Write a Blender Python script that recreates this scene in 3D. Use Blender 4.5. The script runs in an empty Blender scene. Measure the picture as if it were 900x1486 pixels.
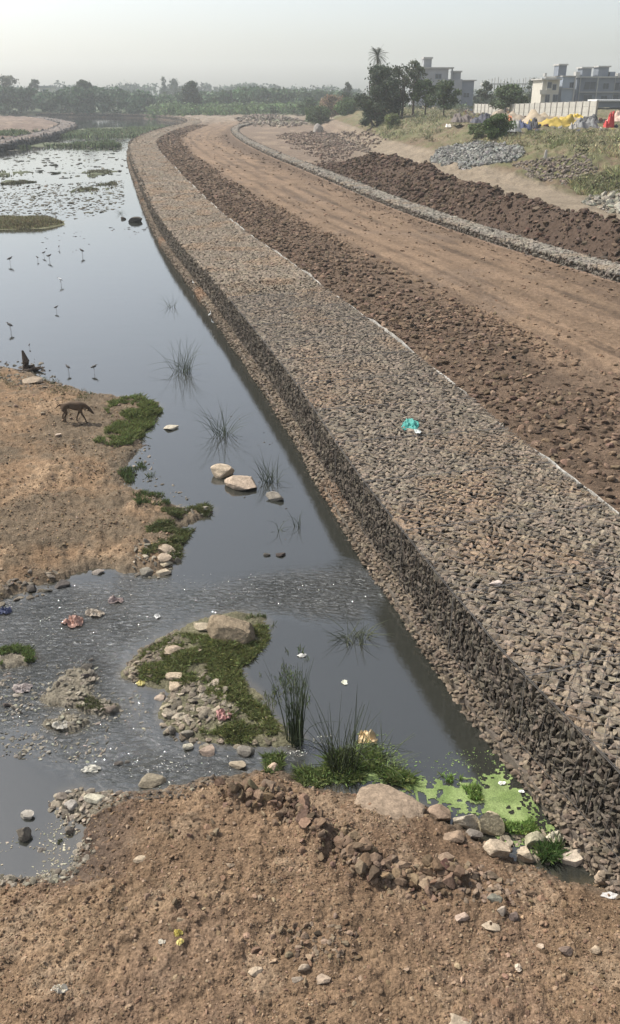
import bpy, bmesh, math, random
import numpy as np
from mathutils import Vector, Matrix

# ============================================================ camera, sky, sun
C = bpy.context.scene.collection
S = bpy.context.scene
CAM_H, F_PX, HOR = 7.5, 1236.0, 137.0
PITCH = math.atan((743 - HOR) / F_PX)
cam = bpy.data.objects.new('camera', bpy.data.cameras.new('camera')); C.objects.link(cam)
cam.location = (0, 0, CAM_H); cam.rotation_euler = (math.pi/2 - PITCH, 0, 0)
cam.data.sensor_fit = 'VERTICAL'; cam.data.angle = 2*math.atan(743/F_PX)
cam.data.clip_end = 9000; cam.data.clip_start = 0.1
S.camera = cam
SUN_AZ, SUN_EL = math.radians(-62), math.radians(50)      # azimuth from +Y, clockwise positive
w = bpy.data.worlds.new('World'); S.world = w; w.use_nodes = True
nt = w.node_tree; bg = nt.nodes['Background']
sky = nt.nodes.new('ShaderNodeTexSky'); sky.sky_type = 'NISHITA'; sky.sun_disc = False
sky.sun_elevation = SUN_EL; sky.sun_rotation = SUN_AZ
sky.air_density = 1.0; sky.dust_density = 2.6; sky.ozone_density = .6
tn = nt.nodes.new('ShaderNodeVectorMath'); tn.operation = 'MULTIPLY'; tn.inputs[1].default_value = (.995, 1.01, 1.03)      # a slightly cooler, paler air
hs_ = nt.nodes.new('ShaderNodeHueSaturation'); hs_.inputs['Saturation'].default_value = .5; nt.links.new(sky.outputs[0], hs_.inputs['Color']); nt.links.new(hs_.outputs[0], tn.inputs[0]); nt.links.new(tn.outputs[0], bg.inputs[0]); bg.inputs[1].default_value = 0.148
sl = bpy.data.lights.new('sun', 'SUN'); sl.energy = 4.3; sl.angle = math.radians(0.55); sl.color = (1, .955, .88)
so = bpy.data.objects.new('sun', sl); C.objects.link(so)
sd = Vector((math.sin(SUN_AZ)*math.cos(SUN_EL), math.cos(SUN_AZ)*math.cos(SUN_EL), math.sin(SUN_EL)))
so.rotation_euler = sd.to_track_quat('Z', 'Y').to_euler(); so.location = (-30, 20, 60)
S.view_settings.view_transform = 'Standard'; S.view_settings.look = 'None'
S.view_settings.exposure = 0.38; S.view_settings.gamma = 1.0; S.view_settings.use_curve_mapping = False
HAZE_DENSITY = 0.00048
S.cycles.volume_bounces = 2

RNG = np.random.default_rng(7)
rnd = random.Random(11)

# ============================================================ number helpers
def px2w(px, py, z=0.0):
    dx = (px-450)/F_PX; dy = -(py-743)/F_PX
    Y = math.cos(PITCH) + dy*math.sin(PITCH); Z = -math.sin(PITCH) + dy*math.cos(PITCH)
    t = (z-CAM_H)/Z
    return dx*t, Y*t
def P(pts, z=0.0): return [px2w(a, b, z) for a, b in pts]
def mpp(px, py, z=0.0):                       # metres per photo pixel at that ground point
    x, y = px2w(px, py, z)
    return (y*math.cos(PITCH) + (CAM_H-z)*math.sin(PITCH))/F_PX
def _h(ix, iy, s):
    n = (ix*374761393 + iy*668265263 + s*1442695041) & 0xFFFFFFFF
    n = ((n ^ (n >> 13))*1274126177) & 0xFFFFFFFF
    n = ((n ^ (n >> 16))*2246822519) & 0xFFFFFFFF
    return ((n ^ (n >> 15)) & 0xFFFFFF)/float(0xFFFFFF)
def vn(x, y, s=0):
    xi = np.floor(x).astype(np.int64); yi = np.floor(y).astype(np.int64)
    fx = x-xi; fy = y-yi
    fx = fx*fx*fx*(fx*(fx*6-15)+10); fy = fy*fy*fy*(fy*(fy*6-15)+10)
    a = _h(xi, yi, s); b = _h(xi+1, yi, s); c = _h(xi, yi+1, s); d = _h(xi+1, yi+1, s)
    return (a*(1-fx)+b*fx)*(1-fy) + (c*(1-fx)+d*fx)*fy
def fbm(x, y, f=1., o=4, s=0, g=.5):
    r = 0; a = 1; t = 0
    c, si = math.cos(.6), math.sin(.6)
    for k in range(o):
        r = r + a*(vn(x*f, y*f, s+k*17)-.5)*2; t += a; a *= g; f *= 2.03
        x, y = x*c-y*si+3.1, x*si+y*c-1.7
    return r/t
def domes(x, y, size, s):
    u = x/size; v = y/size; ui = np.floor(u).astype(np.int64); vi = np.floor(v).astype(np.int64)
    out = np.zeros_like(x)
    for i in (-1, 0, 1):
        for j in (-1, 0, 1):
            a = ui+i; b = vi+j
            cx = a + .15+.7*_h(a, b, s); cy = b + .15+.7*_h(a, b, s+5); r = .25+.5*_h(a, b, s+9)**1.5
            d2 = ((u-cx)**2 + (v-cy)**2)/(r*r)
            out = np.maximum(out, np.sqrt(np.maximum(0, 1-d2))*r*size)
    return out
def catmull(pts, n=8, closed=False):
    p = [np.array(q, float) for q in pts]; out = []
    m = len(p); rng = range(m) if closed else range(m-1)
    for i in rng:
        if closed: a, b, c, d = p[i-1], p[i], p[(i+1) % m], p[(i+2) % m]
        else: a = p[max(i-1, 0)]; b = p[i]; c = p[i+1]; d = p[min(i+2, m-1)]
        for k in range(n):
            t = k/n
            out.append(.5*((2*b)+(c-a)*t+(2*a-5*b+4*c-d)*t*t+(3*b-a-3*c+d)*t**3))
    if not closed: out.append(p[-1])
    return np.array(out)
def sdpoly(x, y, poly):                       # + inside, - outside
    poly = np.asarray(poly); n = len(poly)
    d = np.full(x.shape, 1e18); ins = np.zeros(x.shape, bool)
    for i in range(n):
        ax, ay = poly[i-1]; bx, by = poly[i]
        ex, ey = bx-ax, by-ay; L = ex*ex+ey*ey+1e-12
        t = np.clip(((x-ax)*ex+(y-ay)*ey)/L, 0, 1)
        d = np.minimum(d, (x-ax-t*ex)**2+(y-ay-t*ey)**2)
        c = ((ay > y) != (by > y))
        if by != ay: ins ^= c & (x < (bx-ax)*(y-ay)/(by-ay)+ax)
    return np.where(ins, 1, -1)*np.sqrt(d)
def dline(x, y, line):
    line = np.asarray(line); d = np.full(x.shape, 1e18)
    for i in range(1, len(line)):
        ax, ay = line[i-1]; ex, ey = line[i]-line[i-1]; L = ex*ex+ey*ey+1e-12
        t = np.clip(((x-ax)*ex+(y-ay)*ey)/L, 0, 1)
        d = np.minimum(d, (x-ax-t*ex)**2+(y-ay-t*ey)**2)
    return np.sqrt(d)
def sst(a, b, v):
    t = np.clip((v-a)/(b-a), 0, 1); return t*t*(3-2*t)
def lerp(a, b, t): return a+(b-a)*t

# ============================================================ plan of the place (metres, water level z = 0)
W_LINE = catmull([(5.6, .4), (4.12, 3.2), (2.95, 6.65), (2.28, 8.45), (1.92, 9.65), (1.58, 10.82), (.54, 14.78), (-.9, 21.16),
                  (-4.0, 33.06), (-9.3, 52.97), (-16.6, 86), (-22.8, 115), (-27.2, 140), (-29.6, 165), (-30.9, 195), (-31.0, 220),
                  (-32.3, 243), (-38.9, 279), (-52.6, 316), (-70, 339), (-110, 352)], 5)
K_LINE = catmull([(17.5, 14), (14.2, 24), (11.47, 32.17), (8.24, 42.47), (4.76, 56.7), (0, 81.55), (-5.2, 108), (-10.5, 140),
                  (-14.2, 169), (-15.8, 195), (-14.6, 220)], 5)
LAND = np.vstack([W_LINE, [(-400, 380), (-3500, 500), (-3500, 4000), (4000, 4000), (4000, -40), (8, -40)]])
KLAND = np.vstack([K_LINE, [(100, 260), (400, 200), (400, 0), (22, 0)]])
G_WIDE = 4.0
L2_FACE = catmull([(-42, 100), (-44.5, 120), (-45.5, 136.4), (-46.5, 161.3), (-50.8, 197), (-53.6, 211), (-58, 232), (-67.8, 260), (-87, 304)], 4)
LBANK = np.vstack([L2_FACE, [(-150, 345), (-400, 352), (-400, 60), (-60, 60)]])
BAR = catmull(P([(-160, 520), (0, 530), (60, 548), (140, 572), (190, 578), (232, 592), (205, 622), (200, 645), (182, 690), (215, 715), (262, 742),
                 (300, 741), (272, 765), (262, 800), (238, 838), (205, 830), (150, 822), (100, 835), (60, 850), (0, 872), (-200, 930), (-500, 700)]), 4, True)
FORE = np.vstack([catmull(P([(-260, 1330), (-60, 1300), (0, 1285), (70, 1280), (108, 1262), (122, 1215), (112, 1180), (150, 1158), (200, 1150), (260, 1150), (330, 1132),
                 (385, 1118), (440, 1132), (500, 1146), (560, 1146), (620, 1170), (680, 1206), (745, 1240), (800, 1262), (870, 1280)]), 4),
                 [(4.2, 7.2), (14, 2), (14, -40), (-30, -40), (-30, 4)]])
ISLET = catmull(P([(178, 975), (215, 938), (262, 912), (300, 898), (350, 890), (388, 898), (382, 925), (350, 950), (352, 985), (385, 1015), (400, 1045),
                   (440, 1072), (415, 1082), (350, 1082), (290, 1075), (250, 1058), (232, 1032), (238, 1002), (205, 992)]), 4, True)
SCRAPS = [catmull(P([(0, 945), (40, 943), (52, 958), (20, 968), (-30, 966)]), 3, True),
          catmull(P([(75, 1000), (110, 970), (135, 980), (130, 1010), (175, 1028), (150, 1036), (110, 1030), (60, 1020)]), 3, True),
          catmull(P([(62, 1050), (100, 1040), (130, 1048), (100, 1062)]), 3, True),
          catmull(P([(80, 1165), (110, 1150), (160, 1152), (170, 1172), (120, 1185)]), 3, True)]
MUDFLAT = catmull(P([(-200, 318), (0, 318), (60, 317), (100, 325), (60, 331), (0, 333), (-200, 334)]), 3, True)
FAR_FLATS = [catmull(P(q), 3, True) for q in (
    [(-80, 250), (0, 249), (45, 244), (66, 251), (20, 256), (-80, 257)], [(-60, 264), (20, 261), (58, 264), (0, 268), (-60, 268)],
    [(105, 250), (150, 246), (175, 251), (130, 257)], [(105, 276), (140, 271), (172, 262), (176, 270), (140, 281), (112, 281)],
    [(-60, 208), (60, 206), (160, 209), (130, 214), (0, 213)], [(70, 190), (150, 185), (220, 186), (205, 196), (120, 197), (75, 196)],
    [(-100, 200), (60, 192), (100, 196), (40, 205), (-100, 214)])]
RIDGE = catmull(P([(345, 1135), (400, 1150), (450, 1185), (500, 1225), (545, 1248), (600, 1262), (650, 1268)], .45), 4)

def hill_start(x): return np.interp(x, [-60, 0, 6, 10, 15, 18, 26, 60], [900, 400, 205, 128, 82, 62, 50, 40])
def crest(y): return np.interp(y, [25, 45, 80], [2.8, 3.6, 6.0])
def mound_amp(y): return np.interp(y, [20, 30, 50, 62, 78, 90], [1.3, 1.5, 1.9, 2.2, 1.9, 0])

def ground(x, y, full=False):
    x = np.asarray(x, float); y = np.asarray(y, float)
    D = np.hypot(x, y)
    dl = sdpoly(x, y, LAND); dk = sdpoly(x, y, KLAND); dlb = sdpoly(x, y, LBANK)
    shp = x.shape; x_, y_ = x.ravel(), y.ravel(); Dr = np.hypot(x_, y_)
    def sub(mask, fn, fill):
        o = np.full(x_.shape, float(fill)); k = np.nonzero(mask)[0]
        if len(k): o[k] = fn(x_[k], y_[k])
        return o.reshape(shp)
    nr = Dr < 34; nf = (Dr < 18) & (y_ < 10.5)
    db = sub(nr, lambda a, b: sdpoly(a, b, BAR), -9); df = sub(nf, lambda a, b: sdpoly(a, b, FORE), -9); di = sub(nr & (Dr < 14), lambda a, b: sdpoly(a, b, ISLET), -9)
    dm = sub(Dr > 40, lambda a, b: sdpoly(a, b, MUDFLAT), -99)
    n1 = fbm(x, y, .9, 4, 3); n2 = sub(Dr < 260, lambda a, b: fbm(a, b, 4., 4, 21), 0); n3 = sub(Dr < 45, lambda a, b: fbm(a, b, 16., 3, 40), 0)
    near = sst(34, 14, D)
    z = np.full(x.shape, -.35)
    # low sand bar with the dog
    db2 = db + .22*n1 + .10*n2
    zb = np.where(db2 > 0, .20*(1-np.exp(-db2/.9)) + .07*n1*sst(.3, 2, db2) + .04*n2 + .008*n3, db2*.22)
    z = np.maximum(z, zb)
    # near bank
    df2 = df + .10*n1 + .06*n2
    zf = np.where(df2 > 0, .34*(1-np.exp(-df2/.55)) + .16*sst(1.2, 4, df2) + .05*n1 + .04*n2 + .008*n3, df2*.45)
    dr = sub(nf, lambda a, b: dline(a, b, RIDGE), 9)
    rg = np.exp(-(dr/.22)**2)
    zf = zf + np.where(df2 > .1, rg*(.09+.10*n2), 0)
    lump = sub(nf, lambda a, b: domes(a, b, .16, 3)*.5 + domes(a, b, .07, 8)*.55 + domes(a, b, .034, 12)*.45 + domes(a, b, .5, 14)*.07, 0)
    zf = zf + np.where(df2 > 0, lump*(.55+.5*rg+.35*np.clip(n1, -1, 1)), 0)
    z = np.maximum(z, np.where(df > -1.5, zf, -1))
    z = z + np.where(db2 > 0, sub(nr, lambda a, b: domes(a, b, .13, 31)*.5+domes(a, b, .34, 33)*.32*np.clip(fbm(a, b, .9, 4, 3)+.25, 0, 1)+domes(a, b, .9, 35)*.07, 0)*near, 0)
    zi = np.where(di+.08*n2 > 0, .10*(1-np.exp(-(di+.08*n2)/.3)) + .03*n2+.02*n3, (di+.08*n2)*.3)
    z = np.maximum(z, zi)
    sc = np.full(x.shape, -9.)
    for q in SCRAPS:
        ds = sub(nr & (Dr < 14), lambda a, b: sdpoly(a, b, q), -9) + .07*n2 + .05*n3
        sc = np.maximum(sc, ds); z = np.maximum(z, np.where(ds > 0, .03+.05*np.abs(n3), ds*.4))
    dm2 = dm + .5*n1
    z = np.maximum(z, np.where(dm2 > 0, np.minimum(.22, dm2*.2), dm2*.1))
    ff = np.full(x.shape, -99.)
    for q in FAR_FLATS: ff = np.maximum(ff, sub(Dr > 60, lambda a, b: sdpoly(a, b, q), -99))
    fb = ff + 2.6*n1 + 2.6*n2 - 1.9
    z = np.maximum(z, np.where(fb > 0, .08, -.3))
    # land right of and beyond the river wall
    dR = dl - G_WIDE
    road = 1.17 + .05*n1*near + .03*fbm(x, y, .25, 2, 70)
    rut = np.exp(-((dR-4.3)/.35)**2) + np.exp(-((dR-6.4)/.35)**2)
    road = road - .05*rut
    yy = np.clip(y, 0, 500)
    h0 = hill_start(x)
    up = 0
    for ox, wt in ((-3.5, .2), (-1.8, .2), (0, .2), (1.8, .2), (3.5, .2)):
        hh_ = hill_start(x+ox); up = up + wt*(sst(0, 20, y-hh_)*2.15 + sst(15, 60, y-hh_)*.95)
    up = up*sst(330, 260, y) + 0
    back = 1.2 + up
    ccr = crest(yy); half = ccr*.78
    md = mound_amp(yy)*np.exp(-np.abs((dk-1.25-ccr*.55)/(ccr*.36))**2.2)
    md = md*(.85+.25*fbm(x, y, .5, 3, 90))
    inland = np.where(dk > 1.2, back + md, np.where(dk > -.4, 1.22, road))
    inland = inland + np.where((dR > .0), .04*n2*sst(60, 20, D), 0) + np.where(up > .15, .22*n1+.12*n2, 0) + np.where((dk > 1.3) & (dR > 0), .10*n1, 0)
    slope_t = sst(3.3, 4.1, dl)
    zl = np.where(dl > 3.3, lerp(-.3, inland, slope_t), -.3)
    beyond = (y > 285) | (x < -34)
    zl2 = np.where(dl > 0, np.minimum(.2+dl*.05, 1.2), -.3)
    zl = np.where(beyond & (dl > 0), np.maximum(zl, zl2), zl)
    wide_b = sst(300, 520, D)*.4 + sst(500, 1200, D)*3.0
    zl = np.where(dl > 3.3, zl + wide_b, zl)
    rough = sub((Dr > 130) & (Dr < 430), lambda a, b: domes(a, b, 2.2, 55), 0)*.35*sst(130, 170, D)*sst(420, 300, D)
    zl = zl + np.where((dl > 12) & (dk > -2), 0, 0) + np.where((y > 225) & (dl > 5), rough, 0)
    z = np.where(dl > .30, zl, np.where(dl > -.05, np.minimum(z, np.where(df > -.2, z, -.3)), z))
    # near bank climbs against the toe
    z = np.where((dl > .1) & (df > 0) & (dl < 3.3), np.minimum(zf, .40), z)
    # left far bank
    db3 = dlb - 3.6
    z = np.where(dlb > 3.6, np.minimum(.85, .2+db3*2)+.12*fbm(x, y, .2, 3, 5)+sub((Dr > 60) & (x_ < -30), lambda a, b: domes(a, b, 3., 9), 0)*.3*sst(3, 6, dlb), z)
    if not full: return z
    return z, dict(dl=dl, dk=dk, dR=dR, dlb=dlb, db=db2, df=df2, di=di, dm=dm2, ff=fb, sc=sc, n1=n1, n2=n2, n3=n3, D=D, rg=rg, up=up, md=md, h0=h0)
def gz(x, y): return float(ground(np.array([x]), np.array([y]))[0])
def at(px, py):
    z = 0.
    for _ in range(7):
        x, y = px2w(px, py, z); z = .5*z+.5*max(0., gz(x, y))
    x, y = px2w(px, py, z)
    return x, y, max(0., gz(x, y))

# ============================================================ mesh + material helpers
def tag(o, label=None, cat=None, group=None, kind=None):
    if label: o['label'] = label
    if cat: o['category'] = cat
    if group: o['group'] = group
    if kind: o['kind'] = kind
    return o
def empty(name, loc, label=None, cat=None, group=None, rz=0.):
    o = bpy.data.objects.new(name, None); C.objects.link(o); o.location = loc; o.rotation_euler = (0, 0, rz)
    o.empty_display_size = .2
    return tag(o, label, cat, group)
def meshobj(name, V, Fs, mat, parent=None, col=None, smooth=False, extra=None, loc=None):
    """Fs: (n,3) or (n,4) int array, or list of such arrays"""
    me = bpy.data.meshes.new(name)
    V = np.asarray(V, np.float32).reshape(-1, 3)
    if not isinstance(Fs, list): Fs = [Fs]
    Fs = [np.asarray(f, np.int32) for f in Fs if len(f)]
    me.vertices.add(len(V)); me.vertices.foreach_set('co', V.ravel())
    li = np.concatenate([f.ravel() for f in Fs]); cnt = np.concatenate([np.full(len(f), f.shape[1]) for f in Fs])
    ls = np.concatenate([[0], np.cumsum(cnt)[:-1]]).astype(np.int32)
    me.loops.add(len(li)); me.loops.foreach_set('vertex_index', li)
    me.polygons.add(len(cnt)); me.polygons.foreach_set('loop_start', ls)
    me.update(calc_edges=True)
    if col is not None:
        c = np.ones((len(V), 4), np.float32); c[:, :3] = col
        a = me.color_attributes.new('Col', 'FLOAT_COLOR', 'POINT'); a.data.foreach_set('color', c.ravel())
    if extra:
        for k, v in extra.items():
            a = me.attributes.new(k, 'FLOAT', 'POINT'); a.data.foreach_set('value', np.asarray(v, np.float32))
    me.polygons.foreach_set('use_smooth', np.full(len(cnt), smooth))
    me.materials.append(mat); me.update()
    o = bpy.data.objects.new(name, me); C.objects.link(o)
    if parent: o.parent = parent
    if loc is not None: o.location = loc
    return o
def N(nt, t, **kw):
    n = nt.nodes.new(t)
    for k, v in kw.items(): setattr(n, k, v)
    return n
def newmat(name):
    m = bpy.data.materials.new(name); m.use_nodes = True
    return m, m.node_tree, m.node_tree.nodes['Principled BSDF']
def attr_mat(name, rough=.95, scales=((1.2, .25), (9., .3), (60., .3)), bump=((25, .5, .02),), spec=.25):
    """albedo = vertex attribute Col times a few octaves of noise"""
    m, t, b = newmat(name)
    a = N(t, 'ShaderNodeAttribute', attribute_name='Col'); g = N(t, 'ShaderNodeNewGeometry')
    last = a.outputs['Color']
    for s, k in scales:
        no = N(t, 'ShaderNodeTexNoise'); no.inputs['Scale'].default_value = s; no.inputs['Detail'].default_value = 5
        t.links.new(g.outputs['Position'], no.inputs['Vector'])
        mr = N(t, 'ShaderNodeMapRange'); mr.inputs['From Min'].default_value = .3; mr.inputs['From Max'].default_value = .7
        mr.inputs['To Min'].default_value = 1-k; mr.inputs['To Max'].default_value = 1+k
        t.links.new(no.outputs[0], mr.inputs['Value'])
        mx = N(t, 'ShaderNodeVectorMath', operation='SCALE'); t.links.new(last, mx.inputs[0]); t.links.new(mr.outputs[0], mx.inputs['Scale'])
        last = mx.outputs[0]
    t.links.new(last, b.inputs['Base Color']); b.inputs['Roughness'].default_value = rough
    b.inputs['Specular IOR Level'].default_value = spec
    nrm = None
    for s, st, d in bump:
        no = N(t, 'ShaderNodeTexNoise'); no.inputs['Scale'].default_value = s; no.inputs['Detail'].default_value = 6
        t.links.new(g.outputs['Position'], no.inputs['Vector'])
        bp = N(t, 'ShaderNodeBump'); bp.inputs['Strength'].default_value = st; bp.inputs['Distance'].default_value = d
        t.links.new(no.outputs[0], bp.inputs['Height'])
        if nrm: t.links.new(nrm, bp.inputs['Normal'])
        nrm = bp.outputs[0]
    if nrm: t.links.new(nrm, b.inputs['Normal'])
    return m
def flat_mat(name, col, rough=.8, var=.15, scale=6., bump=.0, spec=.3, trans=0.):
    m, t, b = newmat(name)
    g = N(t, 'ShaderNodeNewGeometry'); no = N(t, 'ShaderNodeTexNoise'); no.inputs['Scale'].default_value = scale; no.inputs['Detail'].default_value = 6
    t.links.new(g.outputs['Position'], no.inputs['Vector'])
    mr = N(t, 'ShaderNodeMapRange'); mr.inputs['From Min'].default_value = .3; mr.inputs['From Max'].default_value = .7
    mr.inputs['To Min'].default_value = 1-var; mr.inputs['To Max'].default_value = 1+var; t.links.new(no.outputs[0], mr.inputs['Value'])
    cc = N(t, 'ShaderNodeRGB'); cc.outputs[0].default_value = (*col, 1)
    mx = N(t, 'ShaderNodeVectorMath', operation='SCALE'); t.links.new(cc.outputs[0], mx.inputs[0]); t.links.new(mr.outputs[0], mx.inputs['Scale'])
    t.links.new(mx.outputs[0], b.inputs['Base Color']); b.inputs['Roughness'].default_value = rough; b.inputs['Specular IOR Level'].default_value = spec
    if bump:
        bp = N(t, 'ShaderNodeBump'); bp.inputs['Strength'].default_value = bump; bp.inputs['Distance'].default_value = .02
        t.links.new(no.outputs[0], bp.inputs['Height']); t.links.new(bp.outputs[0], b.inputs['Normal'])
    return m
def leaf_mat(name):
    m, t, b = newmat(name)
    a = N(t, 'ShaderNodeAttribute', attribute_name='Col')
    t.links.new(a.outputs['Color'], b.inputs['Base Color']); b.inputs['Roughness'].default_value = .7
    b.inputs['Specular IOR Level'].default_value = .25
    tr = N(t, 'ShaderNodeBsdfTranslucent'); t.links.new(a.outputs['Color'], tr.inputs['Color'])
    ms = N(t, 'ShaderNodeMixShader'); ms.inputs[0].default_value = .25
    t.links.new(b.outputs[0], ms.inputs[1]); t.links.new(tr.outputs[0], ms.inputs[2])
    t.links.new(ms.outputs[0], t.nodes['Material Output'].inputs['Surface'])
    return m

M_GROUND = attr_mat('soil', .96, ((.7, .16), (7., .26), (38., .42)), ((22, .7, .05), (90, .7, .02)), .12)
M_STONE = attr_mat('stone', .9, ((2.5, .16), (14., .25), (45., .25)), ((12, .5, .03), (60, .5, .012)), .2)
M_CLOD = attr_mat('clod', .97, ((3., .2), (40., .25)), ((60, .5, .012),), .12)
M_LEAF = leaf_mat('leaf')
M_BARK = flat_mat('bark', (.09, .07, .055), .95, .3, 12, .5)
M_WALL = flat_mat('plaster', (.17, .19, .22), .9, .08, .7)
M_WALLC = flat_mat('cream_plaster', (.5, .47, .40), .9, .08, .7)
M_DARK = flat_mat('dark_opening', (.05, .06, .07), .4, .1, 2)
M_CONC = flat_mat('concrete', (.40, .39, .36), .9, .12, 1.5)
M_WIRE = flat_mat('galvanised_wire', (.12, .11, .10), .7, .1, 3)

# stones ------------------------------------------------------------------
def ico(sub):
    bm = bmesh.new(); bmesh.ops.create_icosphere(bm, subdivisions=sub, radius=1.0)
    V = np.array([v.co[:] for v in bm.verts]); T = np.array([[v.index for v in f.verts] for f in bm.faces]); bm.free(); return V, T
ICO = {k: ico(k) for k in (1, 2, 3, 4)}
def rotz_tilt(n, tilt, rng):
    yaw = rng.uniform(0, 2*np.pi, n); ax = rng.normal(0, tilt, n); ay = rng.normal(0, tilt, n)
    cz, sz = np.cos(yaw), np.sin(yaw); cx, sx = np.cos(ax), np.sin(ax); cy, sy = np.cos(ay), np.sin(ay)
    Z = np.zeros((n, 3, 3)); Z[:, 0, 0] = cz; Z[:, 0, 1] = -sz; Z[:, 1, 0] = sz; Z[:, 1, 1] = cz; Z[:, 2, 2] = 1
    X = np.zeros((n, 3, 3)); X[:, 0, 0] = 1; X[:, 1, 1] = cx; X[:, 1, 2] = -sx; X[:, 2, 1] = sx; X[:, 2, 2] = cx
    Y = np.zeros((n, 3, 3)); Y[:, 1, 1] = 1; Y[:, 0, 0] = cy; Y[:, 0, 2] = sy; Y[:, 2, 0] = -sy; Y[:, 2, 2] = cy
    return X @ Y @ Z
def stone_batch(cen, size, sub=2, tilt=.2, cuts=6, rng=RNG, frame=None, col=None, cutr=(.5, .85)):
    """cen (n,3), size (n,3) half sizes -> V, T, colours. frame (n,3,3): rows = local axes (u, v, out)"""
    n = len(cen); B, T = ICO[sub]; V = np.repeat(B[None], n, 0).copy()
    for k in range(cuts):
        nn = rng.normal(0, 1, (n, 3)); nn /= np.linalg.norm(nn, axis=1, keepdims=True)
        tt = rng.uniform(*cutr, n)
        d = np.einsum('nij,nj->ni', V, nn) - tt[:, None]
        V -= np.maximum(d, 0)[..., None]*nn[:, None, :]
    V *= 1 + rng.normal(0, .04 if sub < 3 else .006, V.shape[:2])[..., None]
    V *= size[:, None, :]
    R = rotz_tilt(n, tilt, rng); V = np.einsum('nij,nkj->nki', R, V)
    if frame is not None: V = np.einsum('nki,nij->nkj', V, frame)
    V += cen[:, None, :]
    Fs = (T[None] + (np.arange(n)*len(B))[:, None, None]).reshape(-1, 3)
    cc = None
    if col is not None: cc = np.repeat(col, len(B), 0)
    return V.reshape(-1, 3), Fs, cc
def merge(parts):
    Vs, Ts, Cs = [], [], []; o = 0
    for V, T, c in parts:
        if len(V) == 0: continue
        Vs.append(V); Ts.append(T+o); Cs.append(c); o += len(V)
    return np.vstack(Vs), np.vstack(Ts), np.vstack(Cs)
def tint(n, base, var=.18, hue=.05, rng=RNG):
    b = np.array(base)[None]*(1+rng.normal(0, var, (n, 1)))*(1+rng.normal(0, hue, (n, 3)))
    return np.clip(b, .01, .9)
def boxes(bl):
    """list of (x0,x1,y0,y1,z0,z1) -> V,F"""
    V = []; Fq = []
    for (a, b, c, d, e, f) in bl:
        o = len(V); V += [(a, c, e), (b, c, e), (b, d, e), (a, d, e), (a, c, f), (b, c, f), (b, d, f), (a, d, f)]
        Fq += [(o, o+3, o+2, o+1), (o+4, o+5, o+6, o+7), (o, o+1, o+5, o+4), (o+1, o+2, o+6, o+5), (o+2, o+3, o+7, o+6), (o+3, o, o+4, o+7)]
    return np.array(V, float), np.array(Fq)
def tube(path, rad, seg=6):
    path = np.asarray(path, float); n = len(path); V = []; Fq = []
    rad = np.broadcast_to(rad, (n,))
    for i in range(n):
        d = path[min(i+1, n-1)]-path[max(i-1, 0)]; d = d/(np.linalg.norm(d)+1e-9)
        u = np.cross(d, [0, 0, 1.]);
        if np.linalg.norm(u) < .05: u = np.cross(d, [1., 0, 0])
        u /= np.linalg.norm(u); v = np.cross(d, u)
        for k in range(seg):
            a = 2*math.pi*k/seg; V.append(path[i]+rad[i]*(math.cos(a)*u+math.sin(a)*v))
    for i in range(n-1):
        for k in range(seg):
            a = i*seg+k; b = i*seg+(k+1) % seg; Fq.append((a, b, b+seg, a+seg))
    return np.array(V), np.array(Fq)
def mergeq(parts):
    Vs, Fs = [], []; o = 0
    for V, Fq in parts: Vs.append(V); Fs.append(Fq+o); o += len(V)
    return np.vstack(Vs), np.vstack(Fs)

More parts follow.
